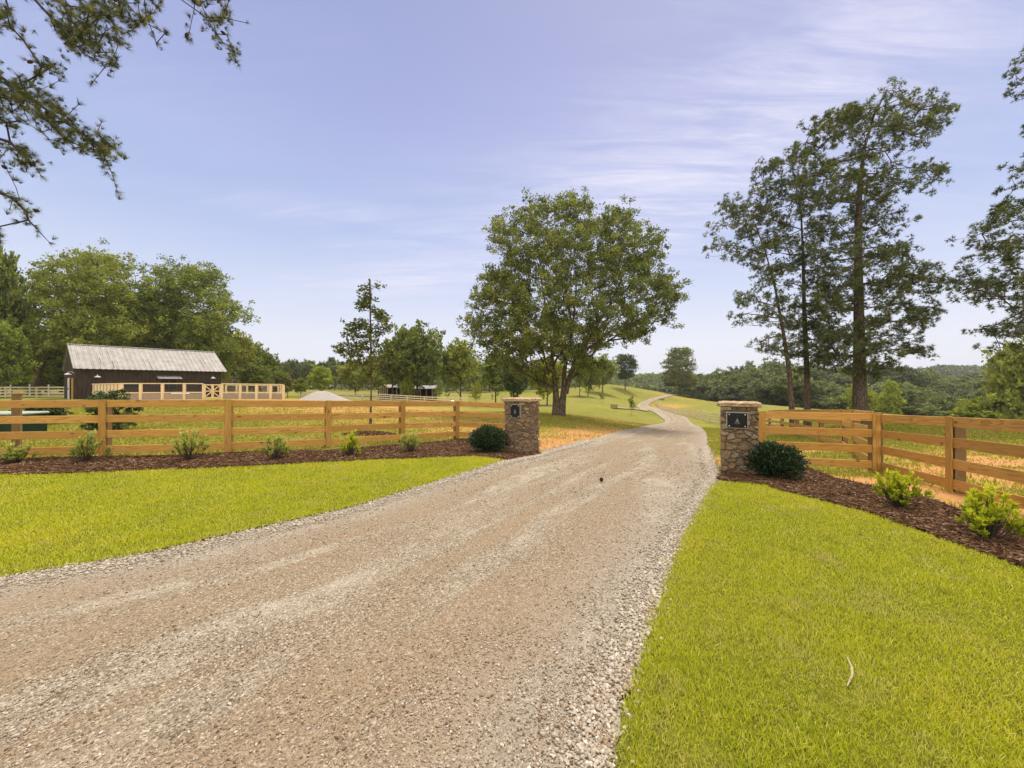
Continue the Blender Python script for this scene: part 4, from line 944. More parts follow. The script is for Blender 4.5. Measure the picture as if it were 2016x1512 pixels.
def board_fence(pts, label, group=None, m=M_WOOD, mp=M_WOODP, mpost=M_POST, cover=True, side=1, hgt=1.30, rails=FH, rw=.165, name='board_fence', pz=None, posts=True, ps=.14, skip_first=False, skip_last=False):
    """side=+1: boards on the left of the walking direction pts[0] -> pts[-1]"""
    g = [Vector((x, y, (tz(x, y) if pz is None else pz[i]))) for i, (x, y) in enumerate(pts)]
    root = empty(name, tuple(g[0]), label, 'fence', group)
    n = len(g)
    def nrm(d): d = Vector((d.x, d.y, 0)).normalized(); return Vector((-d.y, d.x, 0))*side
    for i in range(n):
        d = (g[min(i+1, n-1)]-g[max(i-1, 0)]); nn = nrm(d); x = Vector((d.x, d.y, 0)).normalized()
        if not ((skip_first and i == 0) or (skip_last and i == n-1)):
            c = g[i]-nn*(ps/2)
            beam('post', root, c+Vector((0, 0, -.3)), c+Vector((0, 0, hgt-.015)), ps, ps, mpost, up=tuple(x), bev=.006)
            if cover:
                c = g[i]+nn*(.028+.013)
                beam('post_cover', root, c+Vector((0, 0, .05)), c+Vector((0, 0, hgt+.006)), .14, .024, mp, up=tuple(x), bev=.003)
    for i in range(n-1):
        nn = nrm(g[i+1]-g[i]); d = (g[i+1]-g[i]).normalized()
        for k, h in enumerate(rails):
            jz = random.uniform(-.006, .006)
            a = g[i]+nn*.014+Vector((0, 0, h*hgt/1.30+jz))+d*.004; b_ = g[i+1]+nn*.014+Vector((0, 0, h*hgt/1.30+random.uniform(-.006, .006)))-d*.004
            beam('rail', root, a, b_, rw, .026, m, bev=.004)
    return root
def heights(pts, px):   # ground height that puts the fence foot where it is seen
    return [H-(v-CV)/F*y for (x, y), v in zip(pts, px)]
LF = [(-13.9, 7.9), (-11.55, 8.25), (-9.15, 8.65), (-6.83, 9.3), (-4.97, 10.45), (-3.4, 12.0), (-1.88, 13.2)]
board_fence(LF, 'long four board timber fence behind the left mulch bed', 'timber fences at the gate', side=-1, pz=[.05, .05, .045, .02, -.05, -.13, -.19])
board_fence([(-1.86, 13.24), (.15, 12.35)], 'short four board fence panel joining the corner post to the left stone pillar', 'timber fences at the gate', side=-1, pz=[-.19, -.22], skip_first=True, cover=False)
board_fence([(5.78, 8.95), (7.86, 8.35)], 'fence panel right of the right stone pillar, behind the dark round bush', 'timber fences at the gate', side=-1, pz=[-.23, -.24])
board_fence([(7.95, 8.28), (7.32, 6.42), (6.52, 4.2), (5.7, 2.0)], 'timber fence coming forward along the right mulch bed to the picture edge', 'timber fences at the gate', side=-1, pz=[-.25, -.147, -.03, 0], skip_first=True)
# fence that leaves the gate corner and follows the drive down the hill
RS = [(7.98, 8.5), (9.3, 10.5), (10.7, 12.5), (12.1, 15.2), (13.9, 18.9), (16.6, 23.8), (19.3, 29.0), (21.5, 34), (23.6, 40), (25.6, 47), (27.5, 51)]
board_fence(RS, 'timber fence running away downhill seen through the panel beside the right pillar', 'fences along the drive', side=1, mpost=M_POST, ps=.13)
def cat2(pts, step):
    c = cat_rom(pts, 40); s = np.r_[0, np.cumsum(np.linalg.norm(np.diff(c, axis=0), axis=1))]; k = max(2, int(s[-1]/step)+1)
    t = np.linspace(0, s[-1], k); return [(float(np.interp(a, s, c[:, 0])), float(np.interp(a, s, c[:, 1]))) for a in t]
fpx = [(1418, 837, 49), (1400, 836, 52), (1375, 829.5, 59), (1345, 818.5, 72), (1318, 809.5, 92), (1291, 804.5, 116)]
fp = [((u-CU)/F*Y, Y) for u, v, Y in fpx]; fpp = cat2(fp, 3.4)
board_fence(fpp, 'long curving pale board fence down the slope on the outer side of the drive', 'fences along the drive', M_PALEW, M_PALEW, M_PALEW, side=-1, rw=.17, hgt=1.35, cover=False, ps=.17)
# paddock fences on the left
board_fence(cat2([(-72, 46), (-58, 48), (-50, 48.5), (-42.8, 47.5)], 3.2), 'far board fence left of the barn under the big leaning tree', 'paddock fences', M_PALEW, M_PALEW, M_PALEW, side=-1, rw=.17, hgt=1.35, cover=False, ps=.16)
board_fence(cat2([(-42, 76), (-30, 72), (-20, 66), (-13, 62), (-7, 60)], 3.6), 'long pale paddock fence crossing behind the gravel pile and in front of the sheds', 'paddock fences', M_PALEW, M_PALEW, M_PALEW, side=-1, rw=.17, hgt=1.3, cover=False, ps=.16)
M_WHITE = plain_mat('white_paint', (.72, .71, .67), .6); M_DARKM = plain_mat('dark_metal', (.03, .03, .03), .5)
r = empty('wire_fence', (-70, 58, tz(-70, 58)), 'line of thin pale posts under the big leaning tree behind the board fence', 'fence')
for i in range(8):
    x = -74+i*2.8; z = tz(x, 57); beam('post', r, (x, 57, z-.2), (x, 57, z+1.7), .14, .14, M_WHITE, up=(1, 0, 0))
for h in (.5, 1.0, 1.5): beam('wire', r, (-74, 57, tz(-74, 57)+h), (-54.4, 57, tz(-54.4, 57)+h), .02, .02, M_DARKM)

# lone post behind the left fence, green utility box
z0 = tz(-12.8, 10); r = empty('gate_post', (-12.70, 9.9, z0), 'single square timber post standing just behind the left end of the front fence', 'post')
beam('post', r, (-12.70, 9.9, z0-.2), (-12.70, 9.9, z0+1.40), .145, .145, M_POST, up=(.8, .6, 0)); beam('post_cap', r, (-12.70, 9.9, z0+1.402), (-12.70, 9.9, z0+1.43), .19, .19, M_WOODP, up=(.8, .6, 0))
M_GREENB = plain_mat('green_box_paint', (.012, .035, .015), .8); M_LIDB = plain_mat('box_lid_paint', (.36, .40, .33), .8)
bx, by = -15.55, 12.0; z0 = tz(bx, by); r = empty('utility_box', (bx, by, z0), 'low dark green utility box on the grass behind the left fence', 'utility box')
MB().box(-1.3, .62, -.4, .4, 0, .70, .03).build('body', M_GREENB, r, MW[r]); MB().box(-1.34, .66, -.44, .44, .702, .78, .03).build('lid', M_LIDB, r, MW[r])
MB().tube([(.0, -.5, .28), (.02, -.5, .42), (.12, -.5, .46), (.2, -.5, .40), (.24, -.5, .26)], .018, 8).build('pipe', M_WHITE, r, MW[r])
MB().box(-.42, -.08, -.52, -.44, .22, .28, .01).build('hinge_plate', M_WHITE, r, MW[r])

# ------------------------------------------------------------------ stone pillars
def stone_pillar_mat():
    m, t = mat('field_stone'); b = NB(t); c_ = b.attr('cell'); mo = b.attr('mortar'); r = b.n('ShaderNodeValToRGB'); el = r.color_ramp.elements
    cols = [(.13, .08, .04), (.27, .175, .09), (.40, .28, .15), (.19, .14, .09), (.36, .195, .075), (.48, .36, .22), (.24, .175, .11), (.58, .46, .30)]
    el[0].color = (*cols[0], 1); el[1].color = (*cols[-1], 1)
    for i, c in enumerate(cols[1:-1]): x = el.new((i+1)/(len(cols)-1)); x.color = (*c, 1)
    b.l(c_, r.inputs[0]); p = b.obj()
    f = b.noise(b.mapping(p, (1, 1, 2.5)), 14, 6, .7, .5); f2 = b.noise(p, 70, 4, .7)
    c = b.mix(b.rng(f, .36, .62, 0, .8), r.outputs[0], (.085, .055, .03)); c = b.mix(b.rng(f2, .45, .75, 0, .5), c, (.62, .48, .30))
    c = b.mix(mo, c, (.13, .10, .075))
    b.out(b.pbr(c, .92, b.bump(b.math('ADD', f, b.math('MULTIPLY', f2, .5)), 1, .025), spec=.15)); return m
M_STN = stone_pillar_mat()
def stone_grid(w, d, z0, z1, seed, res=.0125, cell=(.165, .165, .10), depth=.034, irr=True):
    """four stone-faced walls of a pillar: each face displaced out of its own plane by a cell pattern"""
    rg = np.random.default_rng(seed); n = int((w+2*.1)**2*(z1-z0)/np.prod(cell)*1.4)+8
    pts = np.c_[rg.uniform(-w/2-.1, w/2+.1, n), rg.uniform(-d/2-.1, d/2+.1, n), rg.uniform(z0-.1, z1+.1, n)]; sc = 1/np.array(cell); val = rg.random(n)
    V = []; Fq = []; ce = []; mo = []; o = 0
    for ax, sg in ((0, 1), (0, -1), (1, 1), (1, -1)):
        L_ = d if ax == 0 else w; ku = int(L_/res)+1; kv = int((z1-z0)/res)+1
        uu, vv = np.meshgrid(np.linspace(-L_/2, L_/2, ku), np.linspace(z0, z1, kv)); uu = uu.ravel(); vv = vv.ravel()
        off = (w if ax == 0 else d)/2*sg; co = np.c_[np.full(len(uu), off), uu, vv] if ax == 0 else np.c_[uu, np.full(len(uu), off), vv]
        jit = np.c_[vnoise(uu*9, vv*9), vnoise(uu*9+20, vv*9), vnoise(uu*9, vv*9+20)]*.018
        D = np.sqrt((((co+jit)[:, None]-pts[None])*sc)**2 @ np.ones(3)); ii = np.argpartition(D, 2, axis=1)[:, :2]; d1 = D[np.arange(len(D)), ii[:, 0]]; d2 = D[np.arange(len(D)), ii[:, 1]]
        sw = d1 > d2; a = np.where(sw, ii[:, 1], ii[:, 0]); gap = np.abs(d2-d1); e_ = np.clip(gap/.16, 0, 1); e_ = e_*e_*(3-2*e_)
        h = e_*depth*(.6+.7*val[a])+vnoise(uu*30, vv*30)*.004*e_; edge = np.clip((L_/2-np.abs(uu))/.012, 0, 1)
        co[:, ax] += sg*h*1.0; oth = 1-ax; co[:, oth] += np.sign(uu)*(1-edge)*h
        V.append(co); ce.append(val[a]); mo.append(1-np.clip(gap/.09, 0, 1)); idx = np.arange(ku*kv).reshape(kv, ku)+o; f = np.stack([idx[:-1, :-1], idx[:-1, 1:], idx[1:, 1:], idx[1:, :-1]], -1).reshape(-1, 4)
        if (ax == 0) == (sg < 0): f = f[:, ::-1]
        Fq.append(f); o += len(co)
    return np.concatenate(V), np.concatenate(Fq), np.concatenate(ce), np.concatenate(mo)
def slab_mesh(w, d, z0, h, seed):
    rg = np.random.default_rng(seed); nseg = 26; V = []; Fq = []
    per = []
    for k in range(4):
        for i in range(nseg):
            t = -1+2*i/nseg; per.append([(t, -1), (1, t), (-t, 1), (-1, -t)][k])
    per = np.array(per); n = len(per); wob = np.array([vnoise(np.array([i*.55+seed*7]), np.array([0.])).item() for i in range(n)]); wob2 = rg.normal(0, .006, n)
    lev = [(-.045, 0), (.0, .006), (.012, h*.3), (-.004, h*.55), (.006, h*.8), (-.014, h), (-.25, h+.004)]
    for k, (ins, z) in enumerate(lev):
        for i in range(n):
            r_ = wob[i]*.022+rg.normal(0, .005)+ins; V.append((per[i, 0]*(w/2+r_), per[i, 1]*(d/2+r_), z0+z+vnoise(np.array([i*.4]), np.array([k*3.+seed])).item()*.010*(k > 0)))
    for k in range(len(lev)-1):
        for i in range(n): j = (i+1) % n; Fq.append((k*n+i, k*n+j, (k+1)*n+j, (k+1)*n+i))
    Fq.append(tuple(range(n))[::-1]); Fq.append(tuple((len(lev)-1)*n+i for i in range(n)))
    rgc = rg.random(len(V)); return np.array(V), Fq
M_CAP = stone_mat('cap_stone', [(.30, .21, .13), (.55, .45, .33)], .15)
def capmat():
    m, t = mat('cap_flagstone'); b = NB(t); p = b.obj(); f = b.noise(b.mapping(p, (1, 1, 4)), 9, 6, .7); f2 = b.noise(p, 60, 3)
    c = b.mix(b.rng(f, .3, .7), (.24, .14, .065), (.60, .46, .29)); b.out(b.pbr(c, .9, b.bump(b.math('ADD', f, b.math('MULTIPLY', f2, .3)), 1, .02), spec=.2)); return m
M_CAPS = capmat()
M_PLATE = plain_mat('black_plate', (.008, .008, .010), .25); M_FRAME = plain_mat('plate_frame', (.42, .38, .32), .8); M_BOLT = plain_mat('steel_bolt', (.75, .75, .76), .35, .3); M_SILV = plain_mat('silver_emblem', (.42, .42, .45), .4, .3)
def pillar(x, y, z, w, h, rot, label, seed, px, pz_, pw, ph_):
    root = empty('stone_pillar', (x, y, z), label, 'pillar', 'stone gate pillars', rot); Mx = MW[root]
    V, Fq, ce, mo = stone_grid(w, w, -.25, h-.105, seed); link('pillar_body', npmesh('pillar_body', V, Fq, M_STN, {'cell': ce, 'mortar': mo}), None, root, Mx)
    V, Fq = slab_mesh(w+.14, w+.14, h-.10, .085, seed); link('cap_slab', npmesh('cap_slab', V, Fq, M_CAPS), None, root, Mx)
    f = w/2+.035
    MB().box(px-pw/2-.014, px+pw/2+.014, -f-.012, -f+.03, pz_-ph_/2-.014, pz_+ph_/2+.014, .004).build('plate_frame', M_FRAME, root, Mx)
    pl = MB().box(px-pw/2, px+pw/2, -f-.022, -f-.0125, pz_-ph_/2, pz_+ph_/2, .002).build('plate', M_PLATE, root, Mx)
    for sx in (-1, 1):
        for sz in (-1, 1):
            b = MB(); b.tube([(px+sx*(pw/2-.035), -f-.0225, pz_+sz*(ph_/2-.03)), (px+sx*(pw/2-.035), -f-.030, pz_+sz*(ph_/2-.03))], [.012, .008], 12); b.build('bolt', M_BOLT, pl, Mx)
    e_ = MB(); yy_ = -f-.0235
    for i, (dx, lz, lean) in enumerate(((-.026, .055, -.010), (-.012, .085, -.008), (.002, .105, -.004), (.014, .085, .006), (.026, .05, .012))):
        e_.tube([(px+dx+lean, yy_, pz_-.045-.01*(i % 2)), (px+dx*.8, yy_-.001, pz_-.05+lz*.5), (px+dx*.6-lean*.5, yy_, pz_-.055+lz)], [.0012, .0034, .001], 6)
    e_.tube([(px-.05, yy_, pz_-.058), (px, yy_, pz_-.066), (px+.05, yy_, pz_-.056)], [.001, .0024, .001], 6)
    e_.build('emblem', M_SILV, pl, Mx); return root
RP = R(-28)
pillar(.27, 10.3, -.15, .64, 1.49, RP, 'left stone gate pillar with black square plate, beside the short fence panel', 4, -.02, 1.15, .27, .33)
pillar(4.43, 7.55, tz(4.43, 7.55), .545, 1.41, RP, 'right stone gate pillar with flat rough capstone and bolted black plate', 9, -.035, 1.06, .33, .28)

# ------------------------------------------------------------------ shrubs
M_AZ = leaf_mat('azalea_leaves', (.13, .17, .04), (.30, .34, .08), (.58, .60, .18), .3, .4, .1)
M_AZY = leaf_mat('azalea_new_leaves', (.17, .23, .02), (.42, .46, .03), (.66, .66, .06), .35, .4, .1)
M_HOLLY = leaf_mat('holly_leaves', (.012, .03, .016), (.03, .06, .025), (.10, .14, .05), .08, .25, .1)
SL = np.array([(0, 0, 0), (.19, .35, .05), (.15, .72, .02), (0, 1, -.05), (-.15, .72, .02), (-.19, .35, .05)]); SLF = [(0, 1, 2, 3), (0, 3, 4, 5)]
def azalea(x, y, w, h, seed, m, label, leafs=.085, n=46, lean=0, group='young azalea shrubs in the mulch beds'):
    rg = np.random.default_rng(seed); z = tz(x, y)+.02; root = empty('azalea_shrub', (x, y, z), label, 'shrub', group); st = MB(); pts = []; dirs = []; tone = []
    for i in range(n):
        a = rg.uniform(0, 2*math.pi); r_ = math.sqrt(rg.random())*w/2*(1+.38*math.sin(3*a+seed)+.2*math.sin(5*a+seed*2)); hz = h*rg.uniform(.38, 1.12)*(1-.3*(r_/(w/2))**2)*(1+.15*math.sin(2*a+seed*3)); tip = Vector((x+r_*math.cos(a)+lean*hz, y+r_*math.sin(a), z+hz)); b0 = Vector((x+rg.normal()*.02, y+rg.normal()*.02, z-.03)); mid = b0.lerp(tip, .5)+Vector((math.cos(a)*r_*.12, math.sin(a)*r_*.12, -.02))
        st.tube([b0, mid, tip], [.007, .0045, .0022], 5, False)
        k = int(rg.integers(18, 30)); d = (tip-mid).normalized()
        for j in range(k):
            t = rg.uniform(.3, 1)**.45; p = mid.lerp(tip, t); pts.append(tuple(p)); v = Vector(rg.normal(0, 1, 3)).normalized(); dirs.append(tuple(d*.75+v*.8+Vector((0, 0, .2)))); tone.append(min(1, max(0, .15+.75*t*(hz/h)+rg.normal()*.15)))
    st.build('stems', M_TWIG, root)
    dirs = np.array(dirs); rt = rot_to(dirs, rg)@np.array([[1, 0, 0], [0, 0, -1], [0, 1, 0]]).astype(float)
    link('leaves', scatter('leaves', SL, SLF, np.array(pts), rt, leafs*rg.uniform(.6, 1.25, len(pts)), m, np.array(tone)), None, root)
    return root
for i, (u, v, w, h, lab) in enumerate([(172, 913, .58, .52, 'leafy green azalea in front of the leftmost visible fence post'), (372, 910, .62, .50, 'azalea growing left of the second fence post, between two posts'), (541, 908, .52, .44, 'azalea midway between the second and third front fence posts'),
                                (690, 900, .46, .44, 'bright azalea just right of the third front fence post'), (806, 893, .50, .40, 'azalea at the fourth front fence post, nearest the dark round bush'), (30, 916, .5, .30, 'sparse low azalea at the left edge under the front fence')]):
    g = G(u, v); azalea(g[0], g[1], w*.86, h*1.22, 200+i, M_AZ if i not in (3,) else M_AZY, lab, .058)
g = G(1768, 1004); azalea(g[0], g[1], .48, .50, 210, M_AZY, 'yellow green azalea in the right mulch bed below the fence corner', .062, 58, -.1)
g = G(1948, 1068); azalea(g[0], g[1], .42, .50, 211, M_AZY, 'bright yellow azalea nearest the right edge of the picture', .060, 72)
def holly(x, y, w, h, seed, label):
    rg = np.random.default_rng(seed); z = tz(x, y)+.02; root = empty('round_bush', (x, y, z), label, 'bush', 'dark clipped bushes beside the pillars')
    n = 8500; d = rg.normal(0, 1, (n, 3)); d /= np.linalg.norm(d, axis=1, keepdims=True); rr_ = rg.uniform(.5, 1.03, n)*(1+.17*vnoise(d[:, 0]*3+seed, d[:, 2]*3+d[:, 1]*2, .9)+.06*vnoise(d[:, 0]*9+seed, d[:, 2]*9+d[:, 1]*6, .6))
    p = np.c_[x+d[:, 0]*w/2*rr_, y+d[:, 1]*w/2*rr_, z+h*.52+d[:, 2]*h*.50*rr_]; p = p[p[:, 2] > z+.02]; dd = (p-np.array([x, y, z+h*.3])); dd /= np.linalg.norm(dd, axis=1, keepdims=True); dd = dd+rg.normal(0, .5, p.shape)+np.array([0, 0, .3])
    rt = rot_to(dd, rg)@np.array([[1, 0, 0], [0, 0, -1], [0, 1, 0]]).astype(float); link('leaves', scatter('leaves', SL, SLF, p, rt, .05*rg.uniform(.7, 1.3, len(p)), M_HOLLY, np.clip(rg.normal(.45, .25, len(p)), 0, 1)), None, root)
    st = MB()
    for i in range(60):
        a = rg.uniform(0, 6.28); e2 = rg.uniform(-.2, 1.2); tip = (x+math.cos(a)*math.cos(e2)*w*.44, y+math.sin(a)*math.cos(e2)*w*.44, z+h*.5+math.sin(e2)*h*.44); st.tube([(x+.02*math.cos(a), y+.02*math.sin(a), z-.05), ((x*1.3+tip[0]*.7)/2, (y*1.3+tip[1]*.7)/2, z+h*.25), tip], [.012, .008, .003], 5, False)
    st.build('stems', M_TWIG, root)
g = G(958, 895); holly(g[0], g[1]+.25, .98, .66, 5, 'dark round bush beside the left stone pillar')
g = G(1536, 949); holly(g[0]+.05, g[1]+.25, .90, .60, 6, 'dark round bush beside the right stone pillar')
# shrubs behind the left fence
def backshrub(u, v, Y, w, h, seed, label, m=M_CEDAR, leaf=.07):
    rg = np.random.default_rng(seed); x = (u-CU)/F*Y; z = tz(x, Y); root = empty('evergreen_shrub', (x, Y, z), label, 'shrub', 'evergreen shrubs behind the fence'); tips = []
    for i in range(70):
        hz = rg.uniform(.08, 1); r_ = w/2*(1-.35*hz)*math.sqrt(rg.uniform(.2, 1)); a = rg.uniform(0, 6.28); tips.append((x+r_*math.cos(a), Y+r_*math.sin(a), z+hz*h))
    tips = np.array(tips); Nn, par, stem, ends = grow([[(x, Y, z-.1), (x, Y, z+h*.9)]], tips, .3, 'broad', .3, rg)
    link('stems', limbs_mesh('stems', Nn, par, stem, ends, lambda p, i: .02, .004, M_TWIG), None, root); link('leaves', leaf_cloud('leaves', tips, 150, .11, leaf, m, seed), None, root)
backshrub(226, 846, 13.4, 1.5, 1.28, 1, 'tall dark evergreen shrub with pale top behind the first front fence post'); backshrub(84, 820, 15.5, 1.3, .75, 2, 'low dark evergreen shrub between the utility box and the first post')
# mulched circle behind the fence and leaves beside the gate corner
def ring(cx, cy, ra, rb, h, name, label, m, kind=None):
    me = []; n = 40; V = [(cx, cy, tz(cx, cy)+h)]; Fq = []
    for k, (f, hh) in enumerate(((.5, .8), (.85, .35), (1.0, -.02/h))):
        for i in range(n): a = 6.283*i/n; wv = 1+.06*math.sin(a*5+k); V.append((cx+ra*f*math.cos(a)*wv, cy+rb*f*math.sin(a)*wv, tz(cx+ra*f*math.cos(a), cy+rb*f*math.sin(a))+h*hh))
    for i in range(n): j = (i+1) % n; Fq.append((0, 1+i, 1+j)); Fq.append((1+i, 1+n+i, 1+n+j, 1+j)); Fq.append((1+n+i, 1+2*n+i, 1+2*n+j, 1+n+j))
    return link(name, npmesh(name, V, Fq, m, smooth=True))
o = ring(-4.95, 13.5, .98, .55, .10, 'mulch_mound', '', M_MULCH); tag(o, 'oval mound of brown mulch on the grass behind the left fence', 'mulch mound')
a_ = rng.uniform(0, 6.283, 1500); r_ = np.sqrt(rng.random(1500)); qx = -4.95+.98*r_*np.cos(a_); qy = 13.5+.55*r_*np.sin(a_)
me = scatter('mulch', CH, CHF, np.c_[qx, qy, TZ(qx, qy)+.10*(1-r_**2)+.02], rot_batch(1500, .5), np.full((1500, 3), .11), M_CHIP, rng.random(1500)); tag(link('mulch', me), 'loose brown chips on the oval mound behind the left fence', 'mulch', kind='stuff')
# heap of gravel in the paddock
def heap(cx, cy, rx, h, seed):
    n = 56; V = []; Fq = []; z = tz(cx, cy); prof = [(0, 1), (.18, .97), (.34, .82), (.55, .55), (.75, .28), (.92, .07), (1.05, -.05)]
    for k, (f, hh) in enumerate(prof):
        for i in range(n):
            a = 6.283*i/n; w_ = 1+.08*math.sin(a*3+seed)+.04*math.sin(a*7+k); V.append((cx+rx*f*w_*math.cos(a), cy+rx*.8*f*w_*math.sin(a), z+h*hh+random.uniform(-.02, .02)))
    for k in range(len(prof)-1):
        for i in range(n): j = (i+1) % n; Fq.append((k*n+i, (k+1)*n+i, (k+1)*n+j, k*n+j))
    m, t = mat('heap_gravel'); b = NB(t); p = b.pos(); c = b.mix(b.rng(b.noise(p, 14, 5, .7), .3, .7), (.24, .21, .19), (.50, .46, .41)); b.out(b.pbr(c, .95, b.bump(b.noise(p, 25, 4), .8, .05), spec=.1))
    return link('gravel_heap', npmesh('gravel_heap', V, Fq, m, smooth=True))
tag(heap(-21.5, 43.5, 2.75, 1.02, 1), 'low cone of grey gravel heaped in the paddock right of the pen', 'gravel heap')
# white ridge cover in the field
def gable_cover(cx, cy, w, l, h, m, label):
    z = tz(cx, cy); root = empty('ridge_tent', (cx, cy, z), label, 'tent'); b = MB()
    b.add([(-w/2, -l/2, 0), (w/2, -l/2, 0), (0, -l/2, h), (-w/2, l/2, 0), (w/2, l/2, 0), (0, l/2, h)], [(0, 1, 2), (5, 4, 3), (0, 2, 5, 3), (1, 4, 5, 2), (0, 3, 4, 1)]).build('canvas', m, root, MW[root])
    b = MB(); b.tube([(0, -l/2-.05, h+.02), (0, l/2+.05, h+.02)], .04, 8).build('ridge_pole', M_DARKM, root, MW[root])
gable_cover((889-CU)/F*58, 58, 1.9, 2.4, .95, M_WHITE, 'small white ridge shaped cover in the field right of the open sheds')
def crate(u, v, w, d, h, label):
    g = G(u, v); root = empty('wooden_crate', g, label, 'crate'); b = MB().box(-w/2, w/2, -d/2, d/2, .04, h-.04, .02).build('body', M_WEATH, root, MW[root])
    for z in (.1, h/2, h-.1): MB().box(-w/2-.03, w/2+.03, -d/2-.03, -d/2-.001, z-.05, z+.05, .01).build('slat', M_WOODP, root, MW[root])
    MB().box(-w/2-.06, w/2+.06, -d/2-.06, d/2+.06, h-.039, h, .01).build('lid', M_POST, root, MW[root])
crate(1209, 804, .85, .6, .58, 'small brown wooden box standing at the end of the side track'); crate(1304, 787.5, 1.1, .7, .55, 'small brown box on the grass inside the far bend of the drive')

# ------------------------------------------------------------------ the barn and its pen
M_BARNW = None
def barn_wall_mat():
    m, t = mat('dark_stained_boards'); b = NB(t); p = b.obj(); w = b.n('ShaderNodeTexWave', wave_type='BANDS', bands_direction='X', wave_profile='SAW'); w.inputs['Scale'].default_value = .95; b.l(p, w.inputs[0])
    n = b.noise(b.mapping(p, (5, 5, .6)), 1.5, 5, .7); c = b.mix(b.rng(n, .3, .7), (.028, .020, .014), (.085, .060, .042)); c = b.mix(b.rng(w.outputs['Fac'], .9, 1.0, 0, .8), c, (.004, .003, .003))
    b.out(b.pbr(c, .85, b.bump(w.outputs['Fac'], .5, .03), spec=.15)); return m
M_BW = barn_wall_mat()
def roof_mat():
    m, t = mat('ribbed_metal_roof'); b = NB(t); p = b.obj(); n = b.noise(b.mapping(p, (3.2, .25, .25)), 1.3, 5, .75); n2 = b.noise(p, 1.2, 5, .7)
    c = b.mix(b.rng(n2, .3, .7), (.25, .235, .215), (.41, .385, .35)); c = b.mix(b.rng(n, .60, .70, 0, .85), c, (.16, .095, .065))
    sx = b.n('ShaderNodeSeparateXYZ'); b.l(p, sx.inputs[0]); fr = b.math('FRACT', b.math('DIVIDE', b.math('ADD', sx.outputs[0], .02), .46)); ln = b.rng(fr, .30, .38, 0, 1); ln = b.math('MULTIPLY', ln, b.rng(fr, .50, .38, 0, 1)); seam = b.math('MULTIPLY', ln, b.rng(b.noise(b.mapping(p, (2.2, .35, .35)), 1.1, 3, .6), .40, .56, .25, 1))
    c = b.mix(b.math('MULTIPLY', seam, .85), c, (.075, .055, .045))
    b.out(b.pbr(c, .6, spec=.3)); return m
M_ROOF = roof_mat()
bo = Vector((-45.35, 39.9, 0)); bd = R(54); zb = tz(-44, 41)-.05
barn = empty('barn', (bo.x, bo.y, zb), 'dark board barn with a pale ribbed metal roof behind the pen', 'barn', None, bd); BM = MW[barn]
BLn, EH, RH, HD = 13.4, 3.28, 6.05, 4.7        # length, eave and ridge heights, half depth; local x along the front, y to the back
wl, wr, wf, wb = .12, BLn-.45, .55, 2*HD-.55
def lbox(x0, x1, y0, y1, z0, z1, m, name, par=barn, bev=0): return MB().box(x0, x1, y0, y1, z0, z1, bev).build(name, m, par, BM)
def ze(y): return EH+(RH-EH)*(1-abs(y-HD)/HD)
# walls: front with three window openings and a door hatch, built as strips that butt together
def wall_strips(openings, x0, x1, z0, z1, y, thk):
    xs = sorted({x0, x1, *[o[0] for o in openings], *[o[1] for o in openings]}); b = MB()
    for a, c in zip(xs[:-1], xs[1:]):
        op = [o for o in openings if o[0] <= a and o[1] >= c]; z = z0
        for o in op: 
            if o[2] > z: b.box(a, c, y, y+thk, z, o[2])
            z = o[3]
        b.box(a, c, y, y+thk, z, z1)
    return b
wins = [(3.6, 5.2, 1.35, 2.0), (6.95, 8.35, 1.0, 2.1), (10.5, 11.6, 1.3, 1.95)]
wall_strips(wins, wl, wr, -.4, ze(wf)-.06, wf, .14).build('wall', M_BW, barn, BM)
wall_strips([], wl, wr, -.4, ze(wb)-.06, wb-.14, .14).build('wall', M_BW, barn, BM)
for xa in (wl, wr-.14):
    b = MB(); ys = [wf+.142, HD, wb-.142]
    if xa == wl:
        # gable with a tall doorway near the front corner
        for (y0, y1, zl) in ((wf+.142, .95, -.4), (.95, 2.75, 2.35), (2.75, HD, -.4), (HD, wb-.142, -.4)):
            b.add([(xa, y0, zl), (xa+.14, y0, zl), (xa+.14, y1, zl), (xa, y1, zl), (xa, y0, ze(y0)-.07), (xa+.14, y0, ze(y0)-.07), (xa+.14, y1, ze(y1)-.07), (xa, y1, ze(y1)-.07)], [(3, 2, 1, 0), (4, 5, 6, 7), (0, 1, 5, 4), (1, 2, 6, 5), (2, 3, 7, 6), (3, 0, 4, 7)])
    else:
        for (y0, y1) in ((wf+.142, HD), (HD, wb-.142)):
            b.add([(xa, y0, -.4), (xa+.14, y0, -.4), (xa+.14, y1, -.4), (xa, y1, -.4), (xa, y0, ze(y0)-.07), (xa+.14, y0, ze(y0)-.07), (xa+.14, y1, ze(y1)-.07), (xa, y1, ze(y1)-.07)], [(3, 2, 1, 0), (4, 5, 6, 7), (0, 1, 5, 4), (1, 2, 6, 5), (2, 3, 7, 6), (3, 0, 4, 7)])
    b.build('wall', M_BW, barn, BM)
